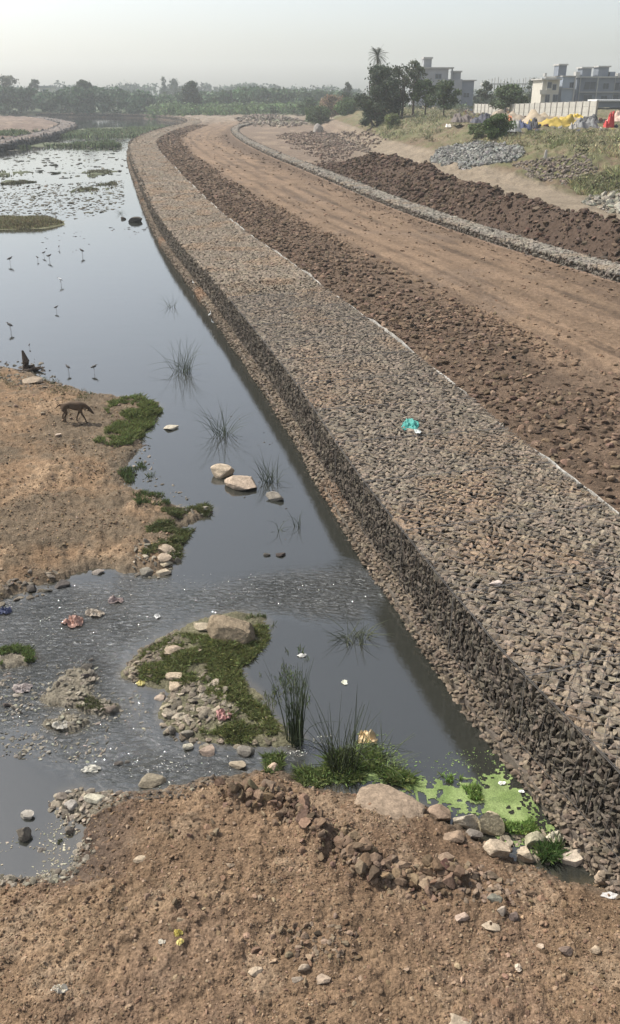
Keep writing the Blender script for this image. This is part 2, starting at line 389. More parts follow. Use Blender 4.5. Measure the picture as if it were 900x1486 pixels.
# ============================================================ GROUND
def polar(az, rr):
    A, R = np.meshgrid(az, rr); x = R*np.sin(A); y = R*np.cos(A)
    n, m = A.shape; i = np.arange(n-1)[:, None]*m + np.arange(m-1)[None]
    F4 = np.stack([i, i+1, i+m+1, i+m], -1).reshape(-1, 4)[:, ::-1]
    return x.ravel(), y.ravel(), F4
azi = np.radians(np.concatenate([np.arange(-62, -25, .5), np.arange(-25, 25, .1), np.arange(25, 62.1, .5)]))
rr = np.concatenate([np.arange(.6, 3.8, .1), 3.8*np.exp(np.arange(0, math.log(9.5/3.8), .0026)), 9.5*np.exp(np.arange(0, math.log(36/9.5), .0042)), 36*np.exp(np.arange(0, math.log(1060/36), .0075))])
gx, gy, gF = polar(azi, rr)
gzv, I = ground(gx, gy, True)
def ground_colour(I, x, y, z):
    n1, n2, n3, D = I['n1'], I['n2'], I['n3'], I['D']
    c = np.zeros((len(x), 3)); c[:] = (.10, .09, .065)                       # river bed
    def put(mask, col): 
        nonlocal c
        m = np.clip(mask, 0, 1)[:, None]; c = c*(1-m) + np.array(col)*m
    # sand bar
    b = I['db'] > -.3
    put(b*1., (.20, .133, .08)); put(b*sst(.05, .5, n1), (.26, .18, .112)); put(b*sst(.1, .45, fbm(x, y, .55, 4, 77))*.9, (.13, .10, .068)); put(b*sst(.1, .4, n2)*.65, (.13, .10, .068))
    put(b*sst(.5, .0, I['db'])*.8, (.13, .105, .075))
    # near bank
    f = I['df'] > -.3
    put(f*1., (.175, .117, .072)); put(f*sst(.0, .6, n1)*.8, (.23, .16, .10)); put(f*sst(-.3, .5, x+.35*n1)*sst(5.6, 6.4, y+.5*n1)*.65, (.13, .085, .055)); put(f*sst(.2, .5, fbm(x, y, 2.2, 3, 66))*.5, (.27, .20, .135)); put(f*sst(.1, .5, n2)*.4, (.13, .085, .053)); put(f*sst(.35, .0, I['df'])*.85, (.115, .09, .065))
    put(f*I['rg']*.45, (.14, .09, .06)); put(f*sst(.1, .6, fbm(x, y, 1.1, 3, 64))*.6, (.15, .10, .068))
    put(f*(x < -1.9)*(x > -3.)*(y > 6.2)*sst(.7, .1, np.abs(x+2.35))*.8, (.09, .065, .05))
    i_ = I['di'] > -.1
    put(i_*1., (.13, .12, .075)); put((I['sc'] > -.1)*1., (.16, .14, .105)); put((I['dm'] > -.3)*1., (.15, .145, .085)); put((I['ff'] > -.5)*1., (.11, .12, .075))
    # land
    L = (I['dl'] > 3.0)*1.
    dR = I['dR']
    put(L, (.20, .14, .10))
    rd = L*(I['dk'] < -.2)*(y < 300)
    tr = sst(2.6, 4.4, dR+n1*.6)*sst(11., 8.4, dR+n1*.5)
    put(rd*1., (.108, .075, .051)); put(rd*tr, (.175, .12, .078))
    ph = (dR-6)*.9; put(rd*tr*sst(.0, .5, fbm(dR, y*.12, 1.3, 3, 12)), (.215, .147, .095)); put(rd*tr*sst(.05, .35, fbm(dR+9, y*.10, 1.8, 3, 14))*.9, (.105, .073, .05)); put(rd*tr*sst(.25, .7, fbm(x, y, .35, 3, 13))*.6, (.15, .11, .08))
    wv = .35*fbm(x*0+3, y, .06, 2, 41)
    for cc0, ww0, col0, aa in ((4.5, .28, (.195, .135, .088), .6), (5.15, .16, (.09, .062, .042), .75), (5.7, .35, (.205, .142, .092), .6), (6.5, .2, (.10, .07, .047), .6), (7.1, .4, (.21, .145, .095), .65), (7.8, .18, (.09, .064, .043), .75), (8.3, .22, (.2, .14, .09), .6), (3.7, .2, (.17, .12, .08), .5)):
        put(rd*np.exp(-((dR-cc0-wv)/ww0)**2)*aa*np.clip(.75+1.1*fbm(x, y, .5, 3, int(cc0*10)), 0, 1), col0)
    kr = L*(I['dk'] > .9)
    put(kr, (.205, .165, .118)); put(kr*sst(9, 3, x)*.9, (.155, .115, .085)); put(kr*sst(9, 3, x)*sst(.1, .5, fbm(x, y*.3, .35, 3, 31)), (.21, .16, .115)); put(kr*np.clip(I['md']*4, 0, 1), (.075, .052, .038))
    hl = kr*sst(-4, 6, y-I['h0'])
    put(hl*.95, (.125, .092, .058)); put(hl*sst(-.25, .25, n1+.6*fbm(x, y, .15, 3, 91)), (.105, .105, .05)); put(hl*sst(.1, .6, n2)*.5, (.165, .12, .075))
    put(hl*sst(12, 26, y-I['h0'])*sst(0, .3, n2+.2)*.5, (.17, .145, .09))
    fr = L*sst(205, 250, y)
    put(fr*.8, (.20, .16, .12)); put(fr*sst(0, .5, n1)*.7, (.26, .22, .175)); put(fr*sst(.0, .4, fbm(x, y, .03, 3, 95))*.7, (.12, .14, .08))
    put(L*sst(300, 345, D), (.07, .085, .045))
    lb = I['dlb'] > 3.4
    put(lb*1., (.16, .12, .095)); put(lb*sst(0, .5, fbm(x, y, .12, 3, 6)), (.22, .17, .13))
    return np.clip(c*(1+.10*n3[:, None]), .02, .8)
gc = ground_colour(I, gx, gy, gzv)
tag(meshobj('ground', np.stack([gx, gy, gzv], 1), gF, M_GROUND, col=gc, smooth=True), kind='structure')

# ============================================================ WATER
wx, wy, wF = polar(np.radians(np.arange(-62, 62.1, .25)), 1.5*np.exp(np.arange(0, math.log(470/1.5), .012)))
wz, WI = ground(wx, wy, True)
depth = np.clip(-wz, 0, .35)
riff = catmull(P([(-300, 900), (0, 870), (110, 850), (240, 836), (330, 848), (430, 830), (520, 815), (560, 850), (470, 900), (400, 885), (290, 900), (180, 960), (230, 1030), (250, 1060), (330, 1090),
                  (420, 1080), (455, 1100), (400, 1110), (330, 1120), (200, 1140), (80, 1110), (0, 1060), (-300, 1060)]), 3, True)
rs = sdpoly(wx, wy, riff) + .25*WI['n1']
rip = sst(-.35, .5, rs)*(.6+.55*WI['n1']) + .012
mud = .8*sst(.04, .0, depth) + .5*sst(.35, .0, np.abs(wx+2.75))*sst(8.2, 7.2, wy)
wcol = lerp(np.array((.027, .028, .023))[None], np.array((.07, .06, .04))[None], np.clip(mud, 0, 1)[:, None])
m, t, b = newmat('river_water')
a = N(t, 'ShaderNodeAttribute', attribute_name='Col'); t.links.new(a.outputs['Color'], b.inputs['Base Color'])
b.inputs['Roughness'].default_value = .02; b.inputs['IOR'].default_value = 2.05; b.inputs['Specular IOR Level'].default_value = .5
ar = N(t, 'ShaderNodeAttribute', attribute_name='rip'); g = N(t, 'ShaderNodeNewGeometry')
mp = N(t, 'ShaderNodeMapping'); mp.inputs['Scale'].default_value = (1., 1.9, 1.); mp.inputs['Rotation'].default_value = (0, 0, .25)
t.links.new(g.outputs['Position'], mp.inputs['Vector'])
n1 = N(t, 'ShaderNodeTexNoise'); n1.inputs['Scale'].default_value = 7.5; n1.inputs['Detail'].default_value = 5; n1.inputs['Roughness'].default_value = .62; n1.inputs['Distortion'].default_value = .6
n0 = N(t, 'ShaderNodeTexNoise'); n0.inputs['Scale'].default_value = .6; n0.inputs['Detail'].default_value = 2
t.links.new(mp.outputs[0], n1.inputs['Vector']); t.links.new(mp.outputs[0], n0.inputs['Vector'])
ml = N(t, 'ShaderNodeMath', operation='MULTIPLY'); t.links.new(n1.outputs[0], ml.inputs[0]); t.links.new(ar.outputs['Fac'], ml.inputs[1])
ml2 = N(t, 'ShaderNodeMath', operation='MULTIPLY_ADD'); t.links.new(n0.outputs[0], ml2.inputs[0]); ml2.inputs[1].default_value = .02; t.links.new(ml.outputs[0], ml2.inputs[2])
bp = N(t, 'ShaderNodeBump'); bp.inputs['Strength'].default_value = 1.; bp.inputs['Distance'].default_value = .11
t.links.new(ml2.outputs[0], bp.inputs['Height']); t.links.new(bp.outputs[0], b.inputs['Normal'])
fn = N(t, 'ShaderNodeTexNoise'); fn.inputs['Scale'].default_value = 11; fn.inputs['Detail'].default_value = 6; fn.inputs['Roughness'].default_value = .7; fn.inputs['Distortion'].default_value = 1.2  # foam and water glints, both put into the riffle colour as whitish streaks
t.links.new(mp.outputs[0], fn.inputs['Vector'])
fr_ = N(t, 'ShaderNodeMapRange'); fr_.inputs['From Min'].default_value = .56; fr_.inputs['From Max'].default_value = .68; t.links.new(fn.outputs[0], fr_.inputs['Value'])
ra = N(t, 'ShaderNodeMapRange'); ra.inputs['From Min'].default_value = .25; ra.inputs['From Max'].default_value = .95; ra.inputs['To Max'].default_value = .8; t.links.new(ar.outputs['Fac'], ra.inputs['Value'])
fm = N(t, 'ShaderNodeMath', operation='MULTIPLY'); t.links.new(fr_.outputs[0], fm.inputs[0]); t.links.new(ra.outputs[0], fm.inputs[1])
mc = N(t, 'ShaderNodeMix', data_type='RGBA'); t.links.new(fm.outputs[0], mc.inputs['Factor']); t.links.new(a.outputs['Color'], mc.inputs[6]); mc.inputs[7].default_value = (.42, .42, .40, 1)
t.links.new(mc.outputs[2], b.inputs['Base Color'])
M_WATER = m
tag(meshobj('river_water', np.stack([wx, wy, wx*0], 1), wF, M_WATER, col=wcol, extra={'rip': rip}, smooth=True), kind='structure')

# ============================================================ GABION WALLS
class Curve:
    def __init__(s, pts):
        s.p = np.asarray(pts, float); d = np.diff(s.p, axis=0); s.L = np.hypot(*d.T); s.s = np.concatenate([[0], np.cumsum(s.L)])
        tn = np.gradient(s.p, axis=0); tn /= np.linalg.norm(tn, axis=1, keepdims=True); s.t = tn
    def at(s, q, off=0.):
        x = np.interp(q, s.s, s.p[:, 0]); y = np.interp(q, s.s, s.p[:, 1]); tx = np.interp(q, s.s, s.t[:, 0]); ty = np.interp(q, s.s, s.t[:, 1])
        l = np.hypot(tx, ty); tx, ty = tx/l, ty/l
        return x+ty*off, y-tx*off, tx, ty           # positive offset = to the right of travel
    def s_at_y(s, y): return float(np.interp(y, s.p[:, 1], s.s))
def strip(cv, qs, prof):
    """sweep profile [(off,z)...] along the curve"""
    rows = []
    for off, z in prof:
        x, y, _, _ = cv.at(qs, off); rows.append(np.stack([x, y, np.full(len(qs), z)], 1))
    V = np.stack(rows, 1); n, m = V.shape[:2]; i = np.arange(n-1)[:, None]*m + np.arange(m-1)[None]
    F4 = np.stack([i, i+1, i+m+1, i+m], -1).reshape(-1, 4)
    ends = [list(range(m))]
    return V.reshape(-1, 3), F4
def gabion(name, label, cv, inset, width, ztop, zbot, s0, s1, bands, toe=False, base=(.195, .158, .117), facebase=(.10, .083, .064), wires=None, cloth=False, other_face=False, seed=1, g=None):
    rng = np.random.default_rng(seed)
    x, y, _, _ = cv.at(np.array([s0]), inset)
    root = empty(name, (float(x[0]), float(y[0]), zbot), label, 'gabion wall', g)
    org = np.array([float(x[0]), float(y[0]), zbot])
    qs = np.arange(s0, s1, .8)
    V, Fq = strip(cv, qs, [(inset+.11, zbot-.3), (inset+.11, ztop-.13), (inset+width-.08, ztop-.13), (inset+width-.08, zbot-.3)])
    m = 4; nn = len(qs)
    Fq = np.vstack([Fq, [[0, 1, 2, 3]], [[(nn-1)*m+3, (nn-1)*m+2, (nn-1)*m+1, (nn-1)*m]]])
    meshobj('rubble_core', V-org, Fq, M_STONE, root, col=tint(len(V), (.05, .043, .035), .02, .01, rng))
    parts = []; fparts = []
    for (a, bb, sp, sub) in bands:
        a = max(a, s0); bb = min(bb, s1)
        if bb <= a: continue
        # top course
        ns = int((bb-a)/(sp*1.0)); ntt = max(2, int(width/(sp*1.12)))
        q, tt = np.meshgrid(a+(np.arange(ns)+.5)*sp, (np.arange(ntt)+.5)*width/ntt)
        q = q.ravel()+rng.uniform(-.42, .42, q.size)*sp; tt = tt.ravel()+rng.uniform(-.42, .42, tt.size)*sp
        x, y, tx, ty = cv.at(q, inset+np.clip(tt, .10, width-.08))
        n = len(x); hs = rng.uniform(.8, 1.3, (n, 1))*np.stack([rng.uniform(.85, 1.55, n), rng.uniform(.5, .8, n), rng.uniform(.38, .55, n)], 1)*sp
        zc = ztop+.002+rng.normal(0, .006, n)-hs[:, 2]*.72
        big = 1+.10*fbm(x, y, .35, 3, 7)
        cc = tint(n, base, .13, .018, rng)*big[:, None]
        cc = lerp(cc, cc*np.array((1.08, .97, .88)), np.clip(fbm(x, y, .8, 2, 71)*2, 0, 1)[:, None])
        parts.append(stone_batch(np.stack([x, y, zc], 1), hs, sub, .20, 10 if sub > 1 else 3, rng, None, cc, (.30, .72) if sub > 1 else (.48, .85)))
        # river face (and the other face when it shows)
        hgt = ztop-zbot
        for side in ([-1, 1] if other_face else [-1]):
            nz = max(2, int(hgt/(sp*.72))); ns = int((bb-a)/(sp*.72))
            q, zz = np.meshgrid(a+(np.arange(ns)+.5)*sp*.72, zbot+(np.arange(nz)+.5)*hgt/nz)
            q = q.ravel()+rng.uniform(-.4, .4, q.size)*sp*.7; zz = zz.ravel()+rng.uniform(-.4, .4, zz.size)*sp*.6
            off = inset+.065 if side < 0 else inset+width-.065
            x, y, tx, ty = cv.at(q, off + rng.normal(0, .014, q.size)); n = len(x)
            hs = rng.uniform(.7, 1.25, (n, 1))*np.stack([rng.uniform(.30, .46, n), rng.uniform(.65, 1.25, n), rng.uniform(.36, .5, n)], 1)*sp
            zo = np.zeros(n)
            fr = np.stack([np.stack([tx, ty, zo], 1), np.stack([zo, zo, zo+1], 1), np.stack([ty*side, -tx*side, zo], 1)], 1)
            cc = tint(n, facebase, .2, .02, rng)  # face stones darker than the top: side shading put into their colour
            B, T = ICO[sub]
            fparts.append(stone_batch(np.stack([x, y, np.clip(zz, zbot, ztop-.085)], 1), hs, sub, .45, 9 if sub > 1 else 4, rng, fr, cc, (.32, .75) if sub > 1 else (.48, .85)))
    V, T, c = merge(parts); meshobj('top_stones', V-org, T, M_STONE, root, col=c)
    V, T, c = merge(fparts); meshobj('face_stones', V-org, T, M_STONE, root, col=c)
    if toe:
        V, Fq = strip(cv, qs, [(.05, -.5), (.05, .18), (inset+.12, .21), (inset+.12, -.5)])
        meshobj('toe_core', V-org, Fq, M_STONE, root, col=tint(len(V), (.12, .10, .08), .02, .01, rng))
        tp = []
        for (a, bb, sp, sub) in bands:
            a = max(a, s0); bb = min(bb, s1); sp = sp*.95
            if bb <= a: continue
            ns = int((bb-a)/(sp*.8)); ntt = 4
            q, tt = np.meshgrid(a+(np.arange(ns)+.5)*sp*.8, np.array([.0, .001, .002, .05, .10, .15, .20, .24]))
            q = q.ravel()+rng.uniform(-.4, .4, q.size)*sp; t0 = tt.ravel(); front = t0 < .01; tt = t0+np.where(front, 0, rng.uniform(-.03, .03, tt.size))
            x, y, tx, ty = cv.at(q, tt+.02*np.sin(q*1.7)+.03); n = len(x)
            hs = rng.uniform(.5, 1.05, (n, 1))*np.stack([rng.uniform(.6, .95, n), rng.uniform(.45, .65, n), rng.uniform(.22, .36, n)], 1)*sp
            zc = np.where(front, rng.uniform(-.03, .17, n), .195+.10*tt)+rng.normal(0, .008, n)
            cc = tint(n, (.15, .118, .086), .25, .02, rng)
            rust = np.clip(np.sin(q*.9)+np.sin(q*.37+1)-1.2, 0, 1)[:, None]
            cc = lerp(cc, np.array((.26, .15, .085)), rust*.8)
            tp.append(stone_batch(np.stack([x, y, zc], 1), hs*1.15, sub, .3, 9 if sub > 1 else 3, rng, None, cc, (.35, .78)))
        V, T, c = merge(tp); meshobj('toe_stones', V-org, T, M_STONE, root, col=c)
    if wires:
        a, bb, step = wires; rod = []
        def seg(pts, r=.0032): rod.append(tube(pts, r, 3))
        for e in (0, 1):
            qq = np.arange(a, bb, .5); x, y, _, _ = cv.at(qq, inset+ (0 if e == 0 else .02)); seg(np.stack([x, y, np.full(len(qq), ztop+.005)], 1), .005)
            if e == 0: x, y, _, _ = cv.at(qq, inset-.02); seg(np.stack([x, y, np.full(len(qq), zbot+.03)], 1), .005)
        for q in np.arange(a, bb, 2.0):
            x, y, _, _ = cv.at(np.array([q]*2), np.array([inset, inset+width])); seg([(x[0], y[0], ztop+.012), ((x[0]+x[1])/2, (y[0]+y[1])/2, ztop+.016), (x[1], y[1], ztop+.012)], .008)
            seg([(x[0], y[0], ztop), (x[0], y[0], zbot)], .006)
        for q in np.arange(a, bb, .16):
            x, y, _, _ = cv.at(np.array([q, q+.07]), inset-.018); seg([(x[0], y[0], ztop-.03), (x[1], y[1], zbot+.02)], .0028)
        for q in np.arange(a-width, bb, step):
            for sgn in (1, -1):
                pts = []
                for k in range(9):
                    q2 = q+sgn*k/8*width + (width if sgn < 0 else 0)
                    if a < q2 < bb:
                        x, y, _, _ = cv.at(np.array([q2]), inset+width*k/8); pts.append((x[0], y[0], ztop+.014))
                if len(pts) > 1: seg(pts)
        V, Fq = mergeq(rod); meshobj('wire_mesh', V-org, Fq, M_WIRE, root)
    if cloth:
        qq = np.arange(s0+2, cloth, .18); k = len(qq)
        x, y, _, _ = cv.at(qq, inset+width+.01+.03*np.sin(qq*2.1)); x2, y2, _, _ = cv.at(qq, inset+width+.03+.03*np.abs(fbm(qq, qq*0, .9, 3, 5)))
        hh = np.clip(fbm(qq, qq*0+3, .5, 4, 8)*.28-.01, -.09, .06)
        top = np.stack([x, y, ztop+hh], 1); t2 = np.stack([x2, y2, ztop+hh*.7-.004], 1); bot = np.stack([x2+.01, y2, np.full(k, ztop-.2)], 1)
        Vv = np.stack([np.stack([x-.012, y, np.full(k, ztop-.2)], 1), top, t2, bot], 1); n, mm = Vv.shape[:2]; i = np.arange(n-1)[:, None]*mm+np.arange(mm-1)[None]
        F4 = np.stack([i, i+1, i+mm+1, i+mm], -1).reshape(-1, 4)
        meshobj('geotextile_edge', Vv.reshape(-1, 3)-org, F4, flat_mat('geotextile', (.36, .34, .30), .9, .35, 3), root)
    return root
RW = Curve(W_LINE); KW = Curve(K_LINE); LW = Curve(L2_FACE)
sy = RW.s_at_y
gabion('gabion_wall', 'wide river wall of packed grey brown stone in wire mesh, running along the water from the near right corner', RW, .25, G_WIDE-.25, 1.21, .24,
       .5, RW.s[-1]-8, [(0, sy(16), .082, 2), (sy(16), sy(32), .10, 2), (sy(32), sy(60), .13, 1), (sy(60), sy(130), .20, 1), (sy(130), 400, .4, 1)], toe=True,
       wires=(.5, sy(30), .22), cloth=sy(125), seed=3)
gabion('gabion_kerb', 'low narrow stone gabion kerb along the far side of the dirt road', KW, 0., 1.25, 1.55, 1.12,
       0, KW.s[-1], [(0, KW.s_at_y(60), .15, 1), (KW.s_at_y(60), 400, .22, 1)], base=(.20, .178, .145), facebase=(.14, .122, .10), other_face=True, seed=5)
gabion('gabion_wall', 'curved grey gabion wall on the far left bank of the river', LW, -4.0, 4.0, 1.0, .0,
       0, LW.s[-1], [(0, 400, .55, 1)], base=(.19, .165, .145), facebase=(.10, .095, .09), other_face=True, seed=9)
del gx, gy

# ============================================================ loose clods and gravel (uncountable)
def scatter_in(n, fx, rng):
    out = []
    while sum(len(o) for o in out) < n: out.append(fx(n))
    return np.vstack(out)[:n]
def clod_field(name, label_kind, x, y, smin, smax, base, sub, seed, flat=.7, sink=.25, mat=M_CLOD, power=2.8, cutr=(.42, .85), var=.2):
    rng = np.random.default_rng(seed); n = len(x)
    z = ground(x, y); s = smin+(smax-smin)*rng.uniform(0, 1, n)**(power*(1.25 if smax > .1 else 1))
    hs = s[:, None]*np.stack([rng.uniform(.8, 1.25, n), rng.uniform(.65, 1., n), rng.uniform(.5, .9, n)*flat], 1)
    cc = tint(n, base, var, .04, rng) if not callable(base) else base(x, y, rng)
    return stone_batch(np.stack([x, y, z+hs[:, 2]*(1-2*sink)*.6], 1), hs, sub, .35, 8 if sub > 1 else 4, rng, None, cc, cutr)
rng = np.random.default_rng(21)
def on_curve(cv, n, y0, y1, o0, o1, rng, powy=1.):
    a, b2 = cv.s_at_y(y0), cv.s_at_y(y1); q = a+(b2-a)*rng.uniform(0, 1, n)**powy; o = rng.uniform(o0, o1, n)
    x, y, _, _ = cv.at(q, o); return x, y
parts = []
for (n, y0, y1, o0, o1, s0_, s1_, sub) in ((9500, 11, 26, 4.0, 8.2, .02, .13, 2), (4500, 13, 30, 7, 12, .015, .09, 2), (12000, 24, 60, 4.0, 8.0, .03, .16, 1), (6500, 26, 60, 7, 15, .02, .12, 1),
                                         (4500, 60, 120, 4.0, 7.6, .08, .22, 1), (2600, 115, 215, 4.0, 7.8, .12, .36, 1), (2000, 60, 160, 7, 15, .06, .2, 1)):
    x, y = on_curve(RW, n, y0, y1, o0, o1, rng)
    dens = .5+.5*fbm(x, y, .6, 3, 44); d = sdpoly(x, y, LAND)-G_WIDE
    keep = (rng.uniform(0, 1, n) < lerp(lerp(.35+dens*.8, .02+.22*dens, sst(1.2, 5.0, d+2.4*fbm(x, y, .3, 3, 45))), .7, sst(8.6, 9.8, d+.8*fbm(x, y, .4, 3, 46))))&(d > .06)&(sdpoly(x, y, KLAND) < -.1)
    x, y = x[keep], y[keep]
    def bc(x, y, rng):
        d = sdpoly(x, y, LAND)-G_WIDE; t_ = (sst(2.8, 4.4, d)*sst(10, 8.5, d))[:, None]
        return lerp(tint(len(x), (.125, .087, .06), .34, .03, rng), tint(len(x), (.18, .122, .08), .2, .03, rng), t_)
    parts.append(clod_field('', '', x, y, s0_, s1_, bc, sub, 5+sub))
V, T, c = merge(parts)
tag(meshobj('loose_clods', V, T, M_CLOD, col=c), 'dark brown loose soil clods spread over the edges of the dirt road', 'soil clods', kind='stuff')
# long dark mound beyond the kerb
parts = []
for (n, y0, y1, s0_, s1_, sub) in ((9000, 24, 55, .04, .20, 2), (11000, 50, 92, .06, .25, 1)):
    x, y = on_curve(KW, n, y0, y1, 1.2, 8.5, rng); yy = y; cr = crest(yy)
    d = sdpoly(x, y, KLAND); keep = (d < 1.25+cr*1.1+.5*fbm(x, y, .3, 3, 5)) & (d > 1.2) & (rng.uniform(0, 1, n) < mound_amp(yy)+.2)
    x, y = x[keep], y[keep]
    parts.append(clod_field('', '', x, y, s0_, s1_, (.10, .07, .051), sub, 15+sub, .85, .1))
V, T, c = merge(parts)
tag(meshobj('soil_heap', V, T, M_CLOD, col=c), 'long heap of dark brown lumpy soil beyond the low stone kerb', 'soil heap', kind='stuff')
# gravel over the near bank
def box_pts(n, x0, x1, y0, y1, rng): return rng.uniform(x0, x1, n), rng.uniform(y0, y1, n)
def gravel(n, poly, box, smin, smax, base, seed, thr=.03, sub=1, flat=.7, power=2.5, pl=None):
    rng = np.random.default_rng(seed); x, y = box_pts(n, *box, rng); d = sdpoly(x, y, poly)
    clump = fbm(x, y, 1.3, 3, seed); keep = (d > thr) & (rng.uniform(0, 1, n) < .45+.7*clump); keep &= (sdpoly(x, y, LAND) < .35)
    return clod_field('', '', x[keep], y[keep], smin, smax, base, sub, seed, flat, .3, M_CLOD, power)
bank_c = lambda x, y, rng: lerp(tint(len(x), (.165, .11, .069), .25, .03, rng), tint(len(x), (.25, .18, .12), .15, .03, rng), (rng.uniform(0, 1, len(x)) < .2)[:, None]*1.)
parts = [gravel(75000, FORE, (-3.6, 4.6, 3.2, 8.6), .006, .020, bank_c, 101, power=1.6), gravel(6500, FORE, (-3.6, 4.6, 3.2, 8.6), .014, .040, bank_c, 102, sub=2),
         gravel(240, FORE, (-3.6, 4.6, 3.4, 8.2), .03, .07, bank_c, 103, .2, 2)]
x = RIDGE[:, 0]; rg2 = np.random.default_rng(5); k = rg2.integers(0, len(RIDGE), 700)
x = RIDGE[k, 0]+rg2.normal(0, .15, 700); y = RIDGE[k, 1]+rg2.normal(0, .11, 700)
parts.append(clod_field('', '', x, y, .008, .055, (.16, .11, .075), 2, 9, .9, .3))
k = rg2.integers(0, len(RIDGE), 330); tt_ = np.abs(rg2.normal(0, .10, 330))
parts.append(clod_field('', '', RIDGE[k, 0]+rg2.normal(0, .10, 330), RIDGE[k, 1]+rg2.normal(0, .08, 330), .02, .105, (.15, .105, .07), 2, 19, 1.1, .12, cutr=(.3, .7), power=1.6))
for cx, cy, sx_, n_ in ((1.35, 6.35, .22, 70), (1.1, 6.05, .25, 60), (.15, 5.3, .22, 60), (-.15, 5.35, .18, 40), (1.9, 5.9, .3, 50), (-1.9, 5.7, .3, 40), (-1.3, 6.9, .3, 50)):
    parts.append(clod_field('', '', cx+rg2.normal(0, sx_, n_), cy+rg2.normal(0, sx_*.6, n_), .012, .06, (.16, .115, .077), 2, 23, 1., .2, cutr=(.3, .7)))
V, T, c = merge(parts)
tag(meshobj('gravel', V, T, M_CLOD, col=c), 'brown gravel and crumbs of earth over the near bank', 'gravel', kind='stuff')
parts = [gravel(24000, BAR, (-9, -1, 11, 24), .010, .035, lambda x, y, rng: tint(len(x), (.20, .137, .083), .3, .04, rng), 111, power=1.8), gravel(1800, BAR, (-9, -1, 11, 24), .02, .06, (.22, .165, .115), 112, sub=2)]
V, T, c = merge(parts)
tag(meshobj('gravel', V, T, M_CLOD, col=c), 'fine brown gravel over the sand bar where the dog walks', 'gravel', kind='stuff')
# shingle: islet, scraps in the shallows
def shingle(poly_px, n, smin, smax, base, seed, power=2., z0=None, sub=2):
    rng = np.random.default_rng(seed); pl = np.array(P(poly_px)); lo, hi = pl.min(0), pl.max(0)
    x, y = rng.uniform(lo[0], hi[0], n*2), rng.uniform(lo[1], hi[1], n*2); k = sdpoly(x, y, pl)+.08*fbm(x, y, 3, 2, seed) > 0; x, y = x[k][:n], y[k][:n]
    z = np.maximum(ground(x, y), 0); m_ = len(x); s = smin+(smax-smin)*rng.uniform(0, 1, m_)**power
    hs = s[:, None]*np.stack([rng.uniform(.9, 1.4, m_), rng.uniform(.6, 1., m_), rng.uniform(.25, .45, m_)], 1)
    return stone_batch(np.stack([x, y, z+hs[:, 2]*.15], 1), hs, sub, .3, 8, rng, None, tint(m_, np.array(base)*.62, .32, .02, rng))
pale = (.27, .225, .165)
parts = [shingle([(205, 960), (262, 920), (330, 935), (345, 965), (350, 1000), (400, 1050), (430, 1072), (345, 1078), (290, 985), (240, 1000)], 170, .008, .045, (.25, .205, .15), 19), shingle([(172, 985), (200, 945), (255, 915), (262, 935), (230, 965), (215, 995)], 260, .015, .07, pale, 1),
         shingle([(228, 1005), (300, 985), (330, 1010), (345, 1040), (300, 1060), (245, 1050)], 260, .02, .085, (.31, .26, .195), 2),
         shingle([(230, 1040), (300, 1050), (330, 1080), (420, 1075), (300, 1090), (235, 1065)], 90, .02, .08, pale, 3),
         shingle([(60, 1010), (110, 975), (140, 985), (135, 1010), (180, 1030), (150, 1040), (90, 1030)], 170, .015, .06, (.27, .235, .18), 4),
         shingle([(60, 1055), (100, 1038), (132, 1046), (110, 1064)], 70, .012, .05, (.29, .26, .2), 5),
         shingle([(0, 975), (50, 985), (60, 1020), (30, 1040), (0, 1030)], 70, .012, .05, (.3, .26, .21), 6),
         shingle([(0, 1075), (60, 1065), (80, 1095), (30, 1105), (0, 1100)], 60, .01, .045, (.3, .27, .22), 7),
         shingle([(70, 1165), (100, 1148), (165, 1150), (200, 1165), (130, 1190), (110, 1210), (90, 1190)], 190, .015, .07, (.31, .26, .2), 8),
         shingle([(0, 1275), (60, 1270), (105, 1262), (120, 1215), (140, 1240), (110, 1285), (40, 1300), (0, 1305)], 380, .01, .05, (.27, .235, .18), 9),
         shingle([(180, 1160), (260, 1152), (335, 1128), (330, 1145), (270, 1172), (190, 1182)], 330, .008, .04, (.16, .13, .10), 10),
         shingle([(195, 800), (240, 790), (265, 805), (240, 842), (195, 838)], 90, .02, .07, (.3, .26, .2), 11),
         shingle([(250, 735), (300, 735), (305, 748), (260, 752)], 40, .02, .07, (.3, .26, .2), 12),
         shingle([(0, 525), (50, 520), (100, 560), (60, 575), (0, 560)], 160, .02, .10, (.22, .19, .15), 13),
         shingle([(190, 640), (215, 640), (240, 700), (300, 738), (230, 745), (190, 700)], 130, .015, .06, (.22, .19, .15), 14),
         shingle([(700, 1205), (760, 1200), (860, 1240), (860, 1262), (780, 1256), (700, 1230)], 120, .02, .075, (.34, .28, .21), 15),
         shingle([(30, 835), (110, 835), (60, 865), (0, 880), (0, 860)], 60, .02, .08, (.2, .17, .13), 16),
         shingle([(630, 1290), (700, 1280), (760, 1310), (740, 1345), (660, 1340)], 110, .015, .055, (.24, .175, .125), 17),
         shingle([(430, 1380), (520, 1395), (490, 1440), (420, 1425)], 70, .012, .05, (.27, .2, .14), 18)]
V, T, c = merge(parts)
tag(meshobj('shingle', V, T, M_STONE, col=c), 'loose shingle and stone chips in the shallows and along the river edge', 'shingle', kind='stuff')
